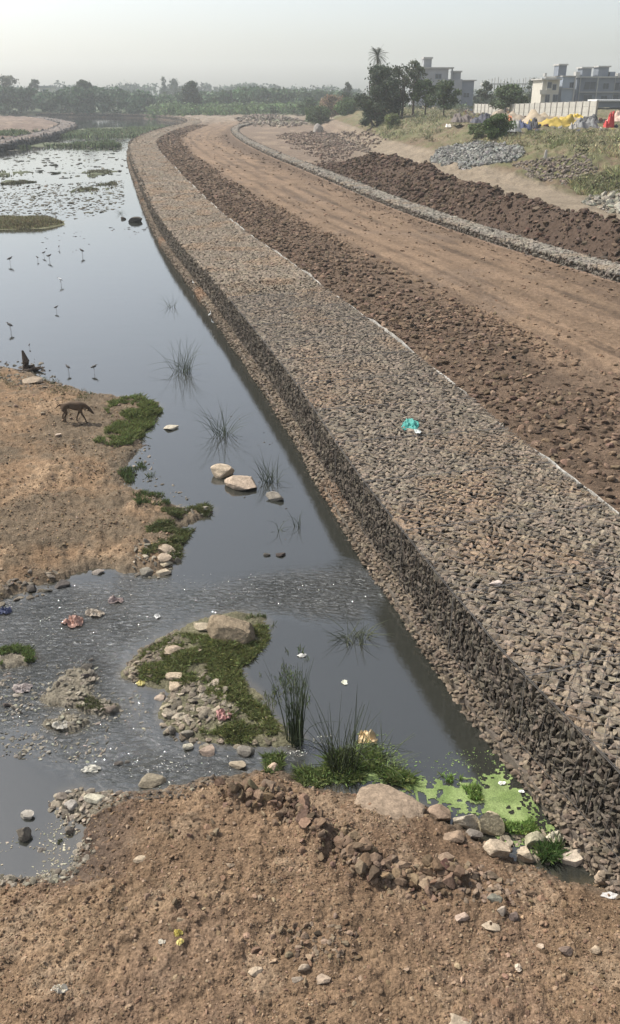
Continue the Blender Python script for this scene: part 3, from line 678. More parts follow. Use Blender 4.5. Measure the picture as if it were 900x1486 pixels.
# grey rubble heaps beyond the mound
def rubble(pts_px, n, smin, smax, base, seed, heap, label, zc=1.5, sub=1):
    rng = np.random.default_rng(seed); a = [at(*q) for q in pts_px]; pl = np.array([(q[0], q[1]) for q in a]); lo, hi = pl.min(0), pl.max(0)
    x, y = rng.uniform(lo[0], hi[0], n*3), rng.uniform(lo[1], hi[1], n*3); d = sdpoly(x, y, pl); L_ = (hi-lo).min(); d = d+.13*L_*fbm(x, y, 2.5/L_, 3, seed); k = d > 0; x, y, d = x[k][:n], y[k][:n], d[k][:n]
    m_ = len(x); z = ground(x, y)+heap*(1-np.exp(-d/2.))*rng.uniform(.5, 1, m_); s = smin+(smax-smin)*rng.uniform(0, 1, m_)**1.6
    hs = s[:, None]*np.stack([rng.uniform(.8, 1.3, m_), rng.uniform(.7, 1., m_), rng.uniform(.5, .8, m_)], 1)
    V, T, c = stone_batch(np.stack([x, y, z], 1), hs, sub, .6, 4, rng, None, tint(m_, base, .28, .03, rng), (.45, .8))
    tag(meshobj('stone_rubble', V, T, M_STONE, col=c), label, 'rubble', kind='stuff')
rubble([(622, 232), (640, 218), (690, 207), (745, 212), (765, 225), (740, 240), (680, 243), (640, 240)], 3600, .10, .30, (.19, .185, .165), 31, .45, 'heap of broken grey stone in front of the grassy bank')
rubble([(740, 240), (780, 232), (850, 240), (880, 262), (840, 268), (770, 258)], 700, .08, .24, (.17, .14, .11), 32, .08, 'scattered brown and grey stones right of the grey stone heap')
rubble([(850, 285), (905, 275), (990, 280), (990, 318), (905, 312), (855, 298)], 420, .12, .38, (.25, .23, .18), 33, .15, 'pale broken stones beside the dark soil mound at the right edge')
rubble([(200, 163), (330, 158), (430, 158), (420, 166), (330, 165), (230, 167)], 900, .3, .9, (.24, .22, .19), 34, .2, 'far band of pale stone spoil heaps in front of the treeline')
rubble([(340, 172), (400, 168), (450, 178), (420, 186), (350, 183)], 500, .25, .7, (.20, .165, .13), 35, .6, 'brown spoil lumps beyond the bend of the dirt road')
rubble([(400, 195), (470, 190), (520, 215), (505, 232), (470, 240), (440, 220)], 1500, .06, .3, (.14, .10, .075), 38, .05, 'dark earth lumps strewn left of the dark soil mound')
rubble([(455, 190), (540, 188), (560, 205), (530, 222), (470, 212)], 900, .08, .35, (.17, .13, .10), 36, .12, 'rough stony earth below the scrubby slope')

# ============================================================ single rocks
def rock(px, py, wpx, hpx, col, label, dpx=None, name='rock', group=None, seed=None, yaw=None, top=None, cutr=(.42, .82), lift=0., hz_=None, cat='rock'):
    """px,py: middle of the base"""
    rng = np.random.default_rng(seed if seed is not None else int(px*7+py*13))
    x, y, z = at(px, py); k = mpp(px, py, z); el = math.atan2(CAM_H-z, math.hypot(x, y))
    wd = wpx*k/2; hgt = hpx*k/2
    dp = (dpx*k/2 if dpx else wd*.75)
    hz = max(.35*wd, (hgt - dp*math.sin(el)*.55)/max(.3, math.cos(el)))
    hz = min(hz, wd*1.1)
    if hz_: hz = hz_
    fl = ('flat' in label or 'slab' in label) and not hz_
    if fl: dp = max(.35*wd, min(dp, hpx*k/2/max(.3, math.sin(el)))); hz = min(hz, .38*wd)
    V, T, c = stone_batch(np.zeros((1, 3)), np.array([[wd*1.12, dp*1.1, hz*1.25]]), 4 if wpx > 40 else 3, 0.10, 12, rng, None, tint(1, col, .05, .02, rng), cutr)
    a = rng.uniform(-.35, .35) if yaw is None else yaw
    R = np.array([[math.cos(a), -math.sin(a), 0], [math.sin(a), math.cos(a), 0], [0, 0, 1]])
    if fl: V[:, 2] = np.minimum(V[:, 2], hz*.55+.12*V[:, 0]*hz/wd)
    # undo the random yaw of the batch by fitting its long axis to x
    cv = np.cov(V[:, :2].T); ev, ec = np.linalg.eigh(cv); ax = ec[:, 1]; th = math.atan2(ax[1], ax[0]); Q = np.array([[math.cos(-th), -math.sin(-th), 0], [math.sin(-th), math.cos(-th), 0], [0, 0, 1]])
    V = V @ Q.T @ R.T
    V += (rng.normal(0, .012, (len(V), 1)))*V
    if top is not None:                           # wet, dark lower part is a real stain line
        t_ = sst(top-.02, top+.03, V[:, 2]/max(hz, .01)*.5+.5)[:, None]; c = lerp(c*.4, c, t_)
    o = meshobj(name, V, T, M_STONE, col=c, loc=(x, y, z+hz*.35+lift))
    return tag(o, label, cat, group)
BUFF = (.33, .265, .19); GREY = (.18, .16, .13); DKR = (.075, .065, .055); BRN = (.24, .175, .12); PALE = (.42, .38, .3)
ROCKS = [
 (322, 690, 36, 26, (.38, .3, .22), 'left hand boulder of the pair standing in the calm water'),
 (354, 703, 58, 24, (.38, .3, .22), 'larger low boulder of the pair standing in the calm water'),
 (399, 724, 30, 17, GREY, 'small dark rock in the water below the pair of boulders'),
 (248, 622, 25, 10, PALE, 'flat pale stone in open water right of the green grass'),
 (198, 322, 22, 12, DKR, 'dark rock at the water beside the far bend of the gabion wall'),
 (179, 318, 10, 5, DKR, 'tiny dark rock left of the dark rock by the far gabion bend'),
 (298, 912, 40, 22, BUFF, 'buff boulder at the left of the big dark based boulder on the islet'),
 (340, 924, 74, 62, (.25, .19, .13), 'largest boulder on the grassy islet with a dark shaded side'),
 (247, 948, 32, 14, BUFF, 'rounded buff rock on the upper left of the grassy islet'),
 (287, 944, 16, 8, BUFF, 'small flat stone right of the rounded buff rock on the islet'),
 (256, 982, 32, 11, BUFF, 'upper of two stacked flat stones at the middle of the islet'),
 (254, 996, 30, 14, BUFF, 'lower of two stacked flat stones at the middle of the islet'),
 (299, 1092, 34, 32, (.25, .19, .15), 'angular brown block with flat face at the lower tip of the islet'),
 (272, 1085, 17, 12, PALE, 'small pale stone in water just left of the brown block'),
 (272, 1068, 20, 14, GREY, 'grey stone at the lower left rim of the islet'),
 (250, 1062, 18, 16, GREY, 'dark rimmed stone at the water left of the islet tip'),
 (218, 1136, 42, 17, (.21, .185, .13), 'flat mossy slab lying in the riffle below the islet'),
 (360, 1092, 30, 20, GREY, 'grey rock between the islet and the near bank'),
 (345, 1112, 26, 16, BUFF, 'buff stone at the water below the grey rock near the bank tip'),
 (172, 1108, 14, 7, DKR, 'left one of two small dark stones in the water above the slab'),
 (185, 1106, 9, 6, DKR, 'right one of two small dark stones in the water above the slab'),
 (38, 1184, 25, 17, (.33, .3, .25), 'rounded pale rock in the water at the lower left'),
 (36, 1214, 24, 24, (.17, .15, .12), 'upright dark rock in the water under the rounded pale one'),
 (100, 1150, 12, 9, (.3, .27, .23), 'little grey stone in the water above the stone spit'),
 (102, 1170, 22, 15, (.3, .27, .23), 'grey rock at the left tip of the stone spit'),
 (140, 1163, 34, 14, PALE, 'flat pale rock at the right of the stone spit'),
 (102, 1208, 17, 14, (.13, .11, .09), 'dark rock in the shallows below the stone spit'),
 (60, 1234, 15, 8, (.2, .18, .14), 'small wet stone in the muddy inlet at lower left'),
 (240, 800, 30, 16, BUFF, 'long buff stone at top of the stone row on the bar corner'),
 (237, 810, 24, 12, BUFF, 'second stone from the top in the row on the bar corner'),
 (238, 820, 26, 13, BUFF, 'third stone from the top in the row on the bar corner'),
 (238, 832, 22, 12, BUFF, 'lowest stone of the row on the bar corner'),
 (213, 832, 22, 15, GREY, 'grey stone left of the row at the bar corner'),
 (258, 815, 12, 11, DKR, 'dark stone right of the row at the bar corner'),
 (142, 832, 20, 10, (.22, .19, .16), 'lone dark capped stone at the water edge of the sand bar'),
 (90, 850, 26, 12, DKR, 'dark stone with a pale top beside the flow at the left bar edge'),
 (46, 856, 22, 12, DKR, 'dark stone farthest left along the lower edge of the sand bar'),
 (47, 556, 34, 15, (.32, .25, .18), 'brown rock by the driftwood at the top of the sand bar'),
 (85, 632, 9, 7, (.4, .32, .25), 'small pale pebble on the sand below the dog'),
 (296, 739, 22, 10, (.36, .32, .26), 'pale stone at the tip of the weedy spit'),
 (272, 744, 20, 12, DKR, 'dark stone on the weedy spit'),
 (388, 806, 11, 6, DKR, 'left one of two black stones in the calm water'),
 (408, 806, 15, 7, DKR, 'right one of two black stones in the calm water'),
 (560, 1166, 112, 34, (.27, .20, .14), 'large flat topped buff rock at the crest of the near bank', 5),
 (640, 1185, 42, 26, BRN, 'brown rock at the left of the boulder cluster by the algae'),
 (680, 1198, 42, 34, (.32, .26, .2), 'angular rock with dark hollow in the boulder cluster by the algae'),
 (706, 1204, 46, 42, (.34, .29, .19), 'mossy rounded boulder against the green algae'),
 (660, 1218, 40, 22, BRN, 'half buried brown rock in front of the boulder cluster'),
 (688, 1214, 26, 20, GREY, 'small grey rock in the middle of the boulder cluster'),
 (722, 1240, 44, 34, (.36, .29, .21), 'chunky buff rock below the mossy boulder'),
 (762, 1246, 36, 28, (.36, .29, .21), 'wedge shaped rock right of the chunky buff rock'),
 (772, 1222, 44, 28, (.33, .30, .2), 'stained boulder at the bottom end of the algae'),
 (830, 1246, 54, 24, (.38, .32, .25), 'pale slab tucked against the foot of the gabion wall'),
 (880, 1282, 34, 34, (.3, .24, .17), 'round brown boulder at the right edge beside the gabion toe'),
 (648, 1248, 30, 17, BRN, 'low brown stone left of the chunky buff rock'),
 (622, 1285, 36, 20, BRN, 'brown rock at the end of the earth ridge'),
 (578, 1258, 34, 20, BRN, 'upright clod of the earth ridge beside the deep shadow'),
 (520, 1248, 26, 28, (.3, .23, .16), 'leaning brown slab on the earth ridge'),
 (712, 1346, 26, 16, (.33, .26, .19), 'flat stone at the front of the small stone heap'),
 (728, 1325, 18, 20, (.33, .27, .2), 'square standing stone in the small stone heap'),
 (672, 1332, 24, 15, (.33, .27, .2), 'stone at the left of the small stone heap'),
 (716, 1306, 24, 14, GREY, 'grey stone at the back of the small stone heap'),
 (745, 1332, 18, 15, (.14, .11, .09), 'dark stone at the right of the small stone heap'),
 (864, 1378, 18, 11, (.3, .24, .17), 'single stone on bare soil near the right edge'),
 (785, 1376, 13, 10, (.34, .28, .2), 'pale knob among dark crumbs right of the small stone heap'),
 (822, 1380, 22, 12, (.15, .11, .085), 'dark lump right of the pale knob on the soil'),
 (472, 1424, 28, 16, (.3, .23, .17), 'angular stone at right of the crumbled patch at bottom centre'),
 (372, 1412, 26, 15, (.3, .23, .17), 'brown stone at left of the crumbled patch at bottom centre'),
 (440, 1408, 18, 14, (.26, .2, .15), 'tilted stone in the middle of the crumbled patch'),
 (430, 1424, 20, 10, (.24, .19, .14), 'low stone beneath the tilted one in the crumbled patch'),
 (664, 1484, 40, 24, (.33, .26, .19), 'flat stone cut by the bottom edge of the picture'),
 (334, 1257, 16, 7, (.32, .24, .17), 'small stone alone on the soil left of centre'),
 (203, 1248, 22, 9, (.32, .24, .17), 'flat buff stone in soil behind the inlet'),
 (395, 1118, 20, 18, (.32, .25, .18), 'rounded stone at the tip of the near bank beside the weeds'),
 (388, 1138, 28, 14, (.12, .085, .06), 'dark clod on the tip of the near bank'),
 (262, 1336, 18, 9, (.3, .24, .17), 'brown stone just above the yellow wrapper'),
 (720, 846, 22, 12, (.42, .36, .3), 'pale round stone lying on top of the gabion wall'),
 (841, 706, 12, 10, DKR, 'black lump on the gabion wall near the road edge'),
 (619, 556, 10, 5, DKR, 'dark lump on the gabion wall above the green cloth'),
 (478, 554, 9, 9, DKR, 'small dark lump on the wall top near its river edge'),
 (128, 968, 18, 12, DKR, 'black stone uppermost in the left shallows debris'),
 (125, 982, 15, 11, (.12, .1, .085), 'black stone beneath the uppermost one in the left shallows'),
 (158, 1030, 22, 10, (.15, .12, .095), 'dark stone at the right end of the left shallows debris'),
 (10, 1024, 14, 9, DKR, 'dark stone at the left edge in the shallows'),
 (132, 958, 10, 6, DKR, 'tiny dark stone in the flow above the left shallows'),
]
def on_wall(px, py):
    return px2w(px, py, 1.23)
_at = at
for r in ROCKS:
    px, py = r[0], r[1]
    if r[5].find('gabion wall') >= 0 and (r[5].find('on top') >= 0 or r[5].find('on the gabion') >= 0) or r[5].find('on the wall top') >= 0:
        at = lambda a, b_: (*on_wall(a, b_), 1.20)
    else: at = _at
    rock(*r[:5], r[5], **(dict(seed=r[6], cutr=(.62, .95), dpx=78, hz_=.12, lift=-.09) if len(r) > 6 else {}))
at = _at
# pale egg-shaped marker and white post far off
rock(462, 192, 14, 15, (.3, .28, .25), 'single pale upright boulder beyond the road bend in front of the shrubs', cutr=(.75, .95), name='boulder')
def standing(px, py, wpx, hpx, col, label, cat, name):
    x, y, z = at(px, py); k = mpp(px, py, z); h = hpx*k; ww = wpx*k/2
    prof = [(0, 1.), (.3, 1.05), (.7, .8), (.92, .55), (1., .2)]
    V = []; n = 8
    for t_, s in prof:
        for j in range(n):
            a = 2*math.pi*j/n; V.append((ww*s*math.cos(a)+t_*.3*ww, ww*.5*s*math.sin(a), h*t_))
    V = np.array(V); Fq = [(i*n+j, i*n+(j+1) % n, (i+1)*n+(j+1) % n, (i+1)*n+j) for i in range(4) for j in range(n)]
    V[:, :] *= 1+RNG.normal(0, .03, V.shape)
    return tag(meshobj(name, V, np.array(Fq), flat_mat(name, col, .9, .15, 3), loc=(x, y, z-.05)), label, cat)
standing(790, 239, 6, 17, (.5, .46, .40), 'pale upright stone marker on the slope right of the grey rubble', 'marker stone', 'marker_stone')

# ============================================================ reeds, grass, algae
def ribbon(base, tip_dir, length, width, bend, segs=5, side=None):
    """a curved blade as a thin 3-sided tapering tube"""
    pts = []; p = np.array(base, float); d = np.array(tip_dir, float); d /= np.linalg.norm(d)
    for k in range(segs+1):
        pts.append(p.copy()); p = p+d*length/segs; d = d+np.array([d[0]*bend/segs, d[1]*bend/segs, -abs(bend)*.35/segs]); d /= np.linalg.norm(d)
    r = width/2*np.linspace(1, .18, segs+1)
    return tube(pts, r, 3)
def reeds(px, py, hpx, wpx, n, label, col=(.055, .07, .035), lean=.35, broken=.15, seed=0, name='reed_clump', width=.011):
    rg_ = np.random.default_rng(seed+5); x, y, z = at(px, py); k = mpp(px, py, z); H_ = hpx*k/.9; w_ = wpx*k/2
    parts = []
    n = int(n*1.6); H_ *= 1.05
    for i in range(n):
        a = rg_.uniform(0, 2*np.pi); r = w_*.62*rg_.uniform(0, 1)**.7
        ln = rg_.normal(0, lean); dirv = (ln+.25*math.cos(a)*lean, rg_.normal(0, lean*.5), 1)
        bend = rg_.uniform(.1, 1.6)*(1 if rg_.random() > broken+.08 else 4.5)
        parts.append(ribbon((r*math.cos(a), r*math.sin(a), -.08), dirv, H_*rg_.uniform(.45, 1.05), width*1.3*rg_.uniform(.7, 1.2), bend, 6))
    V, Fq = mergeq(parts)
    m_ = bpy.data.materials.get(name+str(col)) or flat_mat(name+str(col), col, .6, .3, 8)
    return tag(meshobj(name, V, Fq, m_, loc=(x, y, z), smooth=True), label, 'reeds', 'reed clumps standing in the river')
reeds(248, 446, 22, 20, 9, 'sparse thin reeds farthest up the calm water beside the wall', seed=1)
reeds(266, 540, 52, 48, 34, 'dark reed clump in open water above the curved reeds', seed=2, lean=.33, broken=.3)
reeds(323, 632, 58, 46, 24, 'fan of curved reeds in calm water above the pair of boulders', seed=3, lean=.45)
reeds(392, 698, 44, 38, 26, 'upright reed tuft just right of the pair of boulders', seed=4, lean=.28)
reeds(433, 764, 32, 14, 5, 'two or three bare stalks in water near the wall', seed=5, lean=.2)
reeds(405, 770, 40, 12, 4, 'few drooping stalks in the water under the small dark rock', seed=15, lean=.3, broken=.6)
reeds(516, 926, 44, 62, 42, 'spiky reed tuft leaning right in the water by the wall', seed=6, lean=.75, col=(.085, .095, .05), broken=.3)
reeds(429, 1076, 130, 40, 40, 'tall straight reed stand at the right of the grassy islet', seed=7, lean=.06, broken=.03, col=(.045, .06, .028), width=.013)
reeds(495, 1118, 125, 66, 40, 'tall arching reeds rising from the near bank weeds', seed=8, lean=.22, broken=.2, col=(.05, .062, .03), width=.013)
reeds(550, 1105, 62, 66, 46, 'bent over reeds beside the algae right of the arching ones', seed=9, lean=.9, col=(.08, .1, .045), broken=.5)
reeds(175, 310, 10, 9, 14, 'tiny dark reed tuft near the far bend of the wall', seed=11, lean=.8)

def blades(x, y, z, h, wd, cols, rg_, lean=.5):
    n = len(x); a = rg_.uniform(0, 2*np.pi, n); l = rg_.normal(0, lean, (n, 2))*h[:, None]
    V = np.zeros((n, 4, 3)); ca, sa = np.cos(a)*wd, np.sin(a)*wd
    V[:, 0] = np.stack([x-ca, y-sa, z-.01], 1); V[:, 1] = np.stack([x+ca, y+sa, z-.01], 1)
    mx, my = x+l[:, 0]*.4, y+l[:, 1]*.4
    V[:, 2] = np.stack([mx+ca*.8, my+sa*.8, z+h*.6], 1); V[:, 3] = np.stack([x+l[:, 0], y+l[:, 1], z+h], 1)
    Fq = np.array([[0, 1, 2], [0, 2, 3]])[None]+(np.arange(n)*4)[:, None, None]
    return V.reshape(-1, 3), Fq.reshape(-1, 3), np.repeat(cols, 4, 0)
def grass_patch(polys, n, hmin, hmax, wd, base, seed, clump=2.5, thr=-.2, var=.38, lean=.5, zmin=0., ground_pts=False):
    rg_ = np.random.default_rng(seed); out = []
    for poly in polys:
        pl = np.array([(a[0], a[1]) for a in [at(*q) for q in poly]]); lo, hi = pl.min(0), pl.max(0)
        x, y = rg_.uniform(lo[0], hi[0], n*3), rg_.uniform(lo[1], hi[1], n*3)
        L = max((hi-lo).max(), .5)
        cl = fbm(x, y, clump, 3, seed+3)
        k = (sdpoly(x, y, pl)+.06*L*fbm(x, y, 6/L, 3, seed) > 0) & (cl > thr); x, y, cl = x[k][:n], y[k][:n], cl[k][:n]
        z = np.maximum(ground(x, y), zmin); m_ = len(x); h = rg_.uniform(hmin, hmax, m_)*(.7+.6*np.clip(cl-thr, 0, 1))
        c = tint(m_, base, var, .08, rg_); out.append(blades(x, y, z, h, wd, c, rg_, lean))
    return merge(out)
GRN = (.165, .19, .07)
V, T, c = merge([grass_patch([[(150, 590), (175, 576), (225, 583), (238, 597), (212, 622), (200, 650), (160, 648), (142, 640), (165, 615)]], 13000, .04, .13, .007, GRN, 201, 2.6, -.22, lean=.6),
                 grass_patch([[(165, 672), (205, 668), (225, 690), (185, 702)], [(190, 716), (235, 712), (250, 735), (200, 732)]], 900, .04, .13, .006, (.1, .13, .05), 202, 3, -.1),
                 grass_patch([[(0, 535), (60, 545), (150, 572), (130, 585), (60, 575), (0, 560)]], 1500, .03, .09, .006, (.13, .13, .07), 203, 2, -.05),
                 grass_patch([[(215, 765), (262, 752), (282, 770), (262, 800), (262, 815), (225, 800), (200, 812)], [(232, 738), (305, 735), (302, 752), (255, 756)]], 4200, .03, .09, .006, (.14, .15, .065), 204, 3, -.05, lean=.8)])
tag(meshobj('grass', V, T, M_LEAF, col=c), 'short green grass on the corner of the sand bar by the water', 'grass', kind='stuff')
V, T, c = merge([grass_patch([[(200, 950), (262, 918), (330, 930), (392, 905), (396, 930), (345, 965), (355, 1000), (400, 1045), (430, 1068), (345, 1080), (300, 1062), (345, 1030), (290, 985), (240, 1000), (196, 992)]], 30000, .02, .065, .006, (.175, .19, .075), 205, 3.4, -.28, lean=.9),
                 grass_patch([[(355, 895), (395, 892), (400, 930), (365, 925)], [(365, 960), (440, 935), (450, 1020), (420, 1060), (380, 1020)]], 500, .04, .11, .005, (.12, .15, .06), 206, 3.2, .02, lean=.35)])
tag(meshobj('grass', V, T, M_LEAF, col=c), 'low green weeds covering the small islet', 'grass', kind='stuff')
V, T, c = merge([grass_patch([[(0, 944), (46, 942), (52, 960), (20, 968), (0, 966)]], 2600, .03, .09, .006, (.15, .19, .07), 207, 3, -.3),
                 grass_patch([[(130, 1010), (175, 1026), (150, 1036), (110, 1028)], [(85, 1220), (105, 1215), (112, 1245), (90, 1250)]], 900, .015, .05, .005, (.12, .13, .06), 208, 3, -.1)])
tag(meshobj('grass', V, T, M_LEAF, col=c), 'scraps of green weed among debris in the left shallows', 'grass', kind='stuff')
V, T, c = merge([grass_patch([[(480, 1100), (540, 1085), (560, 1120), (620, 1130), (600, 1140), (490, 1135), (470, 1120)]], 4200, .03, .12, .007, (.20, .25, .085), 209, 2.8, -.2, lean=.7),
                 grass_patch([[(385, 1098), (408, 1096), (412, 1118), (385, 1122)], [(425, 1115), (465, 1118), (480, 1140), (440, 1142)]], 900, .03, .10, .007, (.18, .22, .08), 210, 3, -.3, lean=.7),
                 grass_patch([[(560, 1120), (690, 1125), (700, 1165), (620, 1150)], [(690, 1180), (770, 1190), (790, 1215), (740, 1210)]], 3200, .03, .10, .006, (.22, .31, .09), 211, 3, -.1, zmin=.01, lean=.4),
                 grass_patch([[(780, 1232), (812, 1228), (815, 1250), (785, 1254)]], 500, .04, .12, .006, (.10, .16, .05), 212, 1, -.9)])
tag(meshobj('grass', V, T, M_LEAF, col=c), 'bright green weeds along the near bank beside the algae', 'grass', kind='stuff')
V, T, c = merge([grass_patch([[(0, 318), (60, 317), (98, 325), (60, 331), (0, 332)]], 9000, .05, .2, .02, (.21, .19, .11), 213, .8, -.3),
                 grass_patch([[(-40, 250), (45, 245), (66, 251), (0, 257)], [(0, 263), (58, 264), (0, 267)], [(105, 250), (150, 246), (180, 251), (130, 257)], [(105, 278), (172, 262), (176, 270), (112, 281)]], 1800, .04, .2, .05, (.15, .145, .09), 214, .4, .05, zmin=0.),
                 grass_patch([[(-60, 208), (160, 207), (180, 213), (0, 214)], [(75, 186), (230, 186), (205, 199), (70, 198)], [(-100, 202), (70, 192), (105, 198), (40, 206), (-100, 214)]], 6000, .2, .8, .12, (.13, .16, .085), 215, .2, -.15)])
tag(meshobj('water_weeds', V, T, M_LEAF, col=c), 'beds of low water weed across the wide far part of the river', 'weeds', kind='stuff')
# algae sheet
pl = np.array(P([(470, 1112), (540, 1100), (585, 1118), (640, 1135), (690, 1128), (722, 1105), (736, 1108), (800, 1215), (790, 1245), (740, 1225), (680, 1185), (620, 1160), (540, 1145), (480, 1135)]))
lo, hi = pl.min(0), pl.max(0); st = .014
X, Y = np.meshgrid(np.arange(lo[0]-.3, hi[0]+.4, st), np.arange(lo[1]-.3, hi[1]+.3, st)); n_, m_ = X.shape
x, y = X.ravel(), Y.ravel(); fld = sdpoly(x, y, pl)+.16*fbm(x, y, 3.2, 4, 8)
z = .004+.006*np.clip(fbm(x, y, 14, 3, 9), 0, 1)
i = np.arange(n_-1)[:, None]*m_+np.arange(m_-1)[None]; F4 = np.stack([i, i+1, i+m_+1, i+m_], -1).reshape(-1, 4)
holes = fbm(x, y, 9, 3, 18)
ok = (fld > 0) & (holes < .45) & ~((fld < .12) & (fbm(x, y, 22, 2, 33) > .1))
F4 = F4[ok[F4].all(1)]
cc = lerp(np.array((.12, .17, .05))[None], np.array((.20, .255, .095))[None], np.clip(.5+fbm(x, y, 5, 3, 2), 0, 1)[:, None]); cc = lerp(cc, np.array((.12, .17, .06))[None], sst(.25, .6, fbm(x, y, 7, 3, 61))[:, None]*.7)
used, inv = np.unique(F4, return_inverse=True)
tag(meshobj('algae', np.stack([x, y, z], 1)[used], inv.reshape(-1, 4), attr_mat('algae', .75, ((6, .15), (60, .35)), ((80, .5, .006),), .3), col=cc[used]), 'bright green algae sheet floating in the wedge between bank and gabion wall', 'algae', kind='stuff')
# floating bits (duckweed grains first) ---------------------------------------------------
def flecks(polys, n, smin, smax, base, seed, var=.3):
    rg_ = np.random.default_rng(seed); X, Y = [], []
    for p_ in polys:
        pl = np.array(P(p_)); lo, hi = pl.min(0), pl.max(0); x, y = rg_.uniform(lo[0], hi[0], n*3), rg_.uniform(lo[1], hi[1], n*3)
        cl = fbm(x, y, 2.2, 3, seed); k = (sdpoly(x, y, pl) > 0) & (cl > rg_.uniform(-.5, .5, len(x))) & (ground(x, y) < 0); X.append(x[k][:n]); Y.append(y[k][:n])
    x = np.concatenate(X); y = np.concatenate(Y); m_ = len(x); s = smin+(smax-smin)*rg_.uniform(0, 1, m_)**2.5
    hs = s[:, None]*np.stack([rg_.uniform(.7, 1.8, m_), rg_.uniform(.4, .9, m_), rg_.uniform(.12, .3, m_)], 1)
    return stone_batch(np.stack([x, y, x*0+.003], 1), hs, 1, .1, 2, rg_, None, tint(m_, base, var, .04, rg_))
V, T, c = flecks([[(560, 1108), (690, 1085), (720, 1085), (830, 1240), (760, 1240), (600, 1160)], [(520, 1060), (560, 1065), (600, 1120), (500, 1110)]], 900, .003, .016, (.16, .22, .075), 311)
tag(meshobj('duckweed', V, T, M_STONE, col=c), 'loose grains of duckweed drifting around the algae sheet', 'duckweed', kind='stuff')
V, T, c = merge([flecks([[(0, 870), (180, 860), (300, 880), (180, 950), (60, 940), (0, 930)]], 380, .003, .018, (.26, .25, .22), 301),
                 flecks([[(170, 835), (420, 832), (480, 860), (300, 870), (180, 862)]], 220, .003, .014, (.36, .35, .32), 302),
                 flecks([[(0, 970), (120, 960), (200, 1000), (230, 1060), (120, 1110), (0, 1100)]], 800, .004, .03, (.20, .18, .14), 303),
                 flecks([[(200, 1095), (330, 1095), (340, 1120), (230, 1150), (180, 1130)], [(400, 1085), (490, 1062), (490, 1075), (420, 1105)]], 200, .003, .015, (.36, .35, .31), 304),
                 flecks([[(0, 1220), (110, 1180), (115, 1260), (0, 1290)]], 400, .004, .02, (.3, .27, .2), 305)])
tag(meshobj('foam_flecks', V, T, M_STONE, col=c), 'small flecks of foam, litter and grit floating in the riffles', 'floating debris', kind='stuff')
V, T, c = merge([flecks([[(0, 270), (180, 262), (180, 300), (120, 318), (0, 312)]], 1700, .04, .2, (.10, .09, .065), 306), flecks([[(0, 205), (200, 200), (190, 255), (0, 262)]], 900, .1, .5, (.09, .09, .07), 307),
                 flecks([[(60, 335), (130, 335), (130, 372), (60, 375)], [(150, 330), (230, 328), (190, 345)]], 22, .05, .12, (.06, .055, .05), 308), flecks([[(300, 590), (470, 640), (480, 800), (330, 800)]], 26, .012, .035, (.07, .06, .05), 309)])
tag(meshobj('floating_debris', V, T, M_STONE, col=c), 'dark scraps of weed and debris dotting the calm far water', 'floating debris', kind='stuff')
# ============================================================ litter (each a crumpled sheet)
def crumple(px, py, wpx, dpx, col, label, cat, name, hh=.35, seed=0, rough=.6, z=None, n=14, holes=0., name_mat=None):
    rg_ = np.random.default_rng(seed+77); x0, y0, z0 = at(px, py) if z is None else (*px2w(px, py, z), z)
    k = mpp(px, py, z0)*.82; w_ = wpx*k/2; el = math.atan2(CAM_H-z0, math.hypot(x0, y0)); d_ = min(dpx*k/2/max(.35, math.sin(el)), w_*1.6)
    u, v = np.meshgrid(np.linspace(-1, 1, n), np.linspace(-1, 1, n)); r = np.maximum(np.abs(u), np.abs(v)); rr_ = np.hypot(u, v)+1e-6
    u2, v2 = u/rr_*r, v/rr_*r; wob = 1+.45*fbm(u2*1.5+seed*3.3, v2*1.5, 1., 3, seed)
    X = u2*w_*wob; Y = v2*d_*wob; Z = (np.abs(fbm(u+seed, v, 1.6, 4, seed+4))*2.2*(1-.6*r)+.02)*min(w_, d_)*hh*2+.006
    Z = Z + rg_.normal(0, .06, Z.shape)*min(w_, d_)*hh
    V = np.stack([X, Y, Z], -1).reshape(-1, 3); i = np.arange(n-1)[:, None]*n+np.arange(n-1)[None]
    F4 = np.stack([i, i+1, i+n+1, i+n], -1).reshape(-1, 4)
    V2 = V.copy(); V2[:, 2] -= .004+.15*V[:, 2]
    rim = list(range(n))+[k2*n+n-1 for k2 in range(1, n)]+[(n-1)*n+k2 for k2 in range(n-2, -1, -1)]+[k2*n for k2 in range(n-2, 0, -1)]
    q = len(V); side = np.array([(rim[k2], rim[k2-1], rim[k2-1]+q, rim[k2]+q) for k2 in range(len(rim))])
    o = meshobj(name, np.vstack([V, V2]), np.vstack([F4, F4[:, ::-1]+q, side]), flat_mat(name, col, rough, .2, 14), loc=(x0, y0, z0), smooth=False)
    return tag(o, label, cat)
crumple(597, 618, 32, 24, (.05, .25, .21), 'teal green rag lying on top of the gabion wall', 'rag', 'rag', .22, 1, z=1.2)
crumple(606, 627, 14, 6, (.6, .62, .58), 'white scrap under the teal rag on the gabion wall', 'litter', 'paper_scrap', .4, 21, z=1.25)
crumple(108, 904, 36, 18, (.36, .22, .17), 'reddish pink cloth bundle in the riffle', 'cloth', 'cloth_bundle', .5, 2)
crumple(138, 892, 34, 12, (.33, .28, .22), 'grey brown rag trailing right of the reddish bundle', 'cloth', 'rag', .4, 3)
crumple(325, 1039, 32, 16, (.36, .19, .17), 'pink and red plastic bag on the islet', 'plastic bag', 'plastic_bag', .5, 4)
crumple(228, 895, 11, 7, (.6, .59, .56), 'tiny white scrap floating in the riffle above the islet', 'litter', 'paper_scrap', .5, 5)
crumple(258, 1356, 16, 12, (.45, .37, .10), 'upper yellow wrapper on the near soil', 'wrapper', 'wrapper', .6, 6)
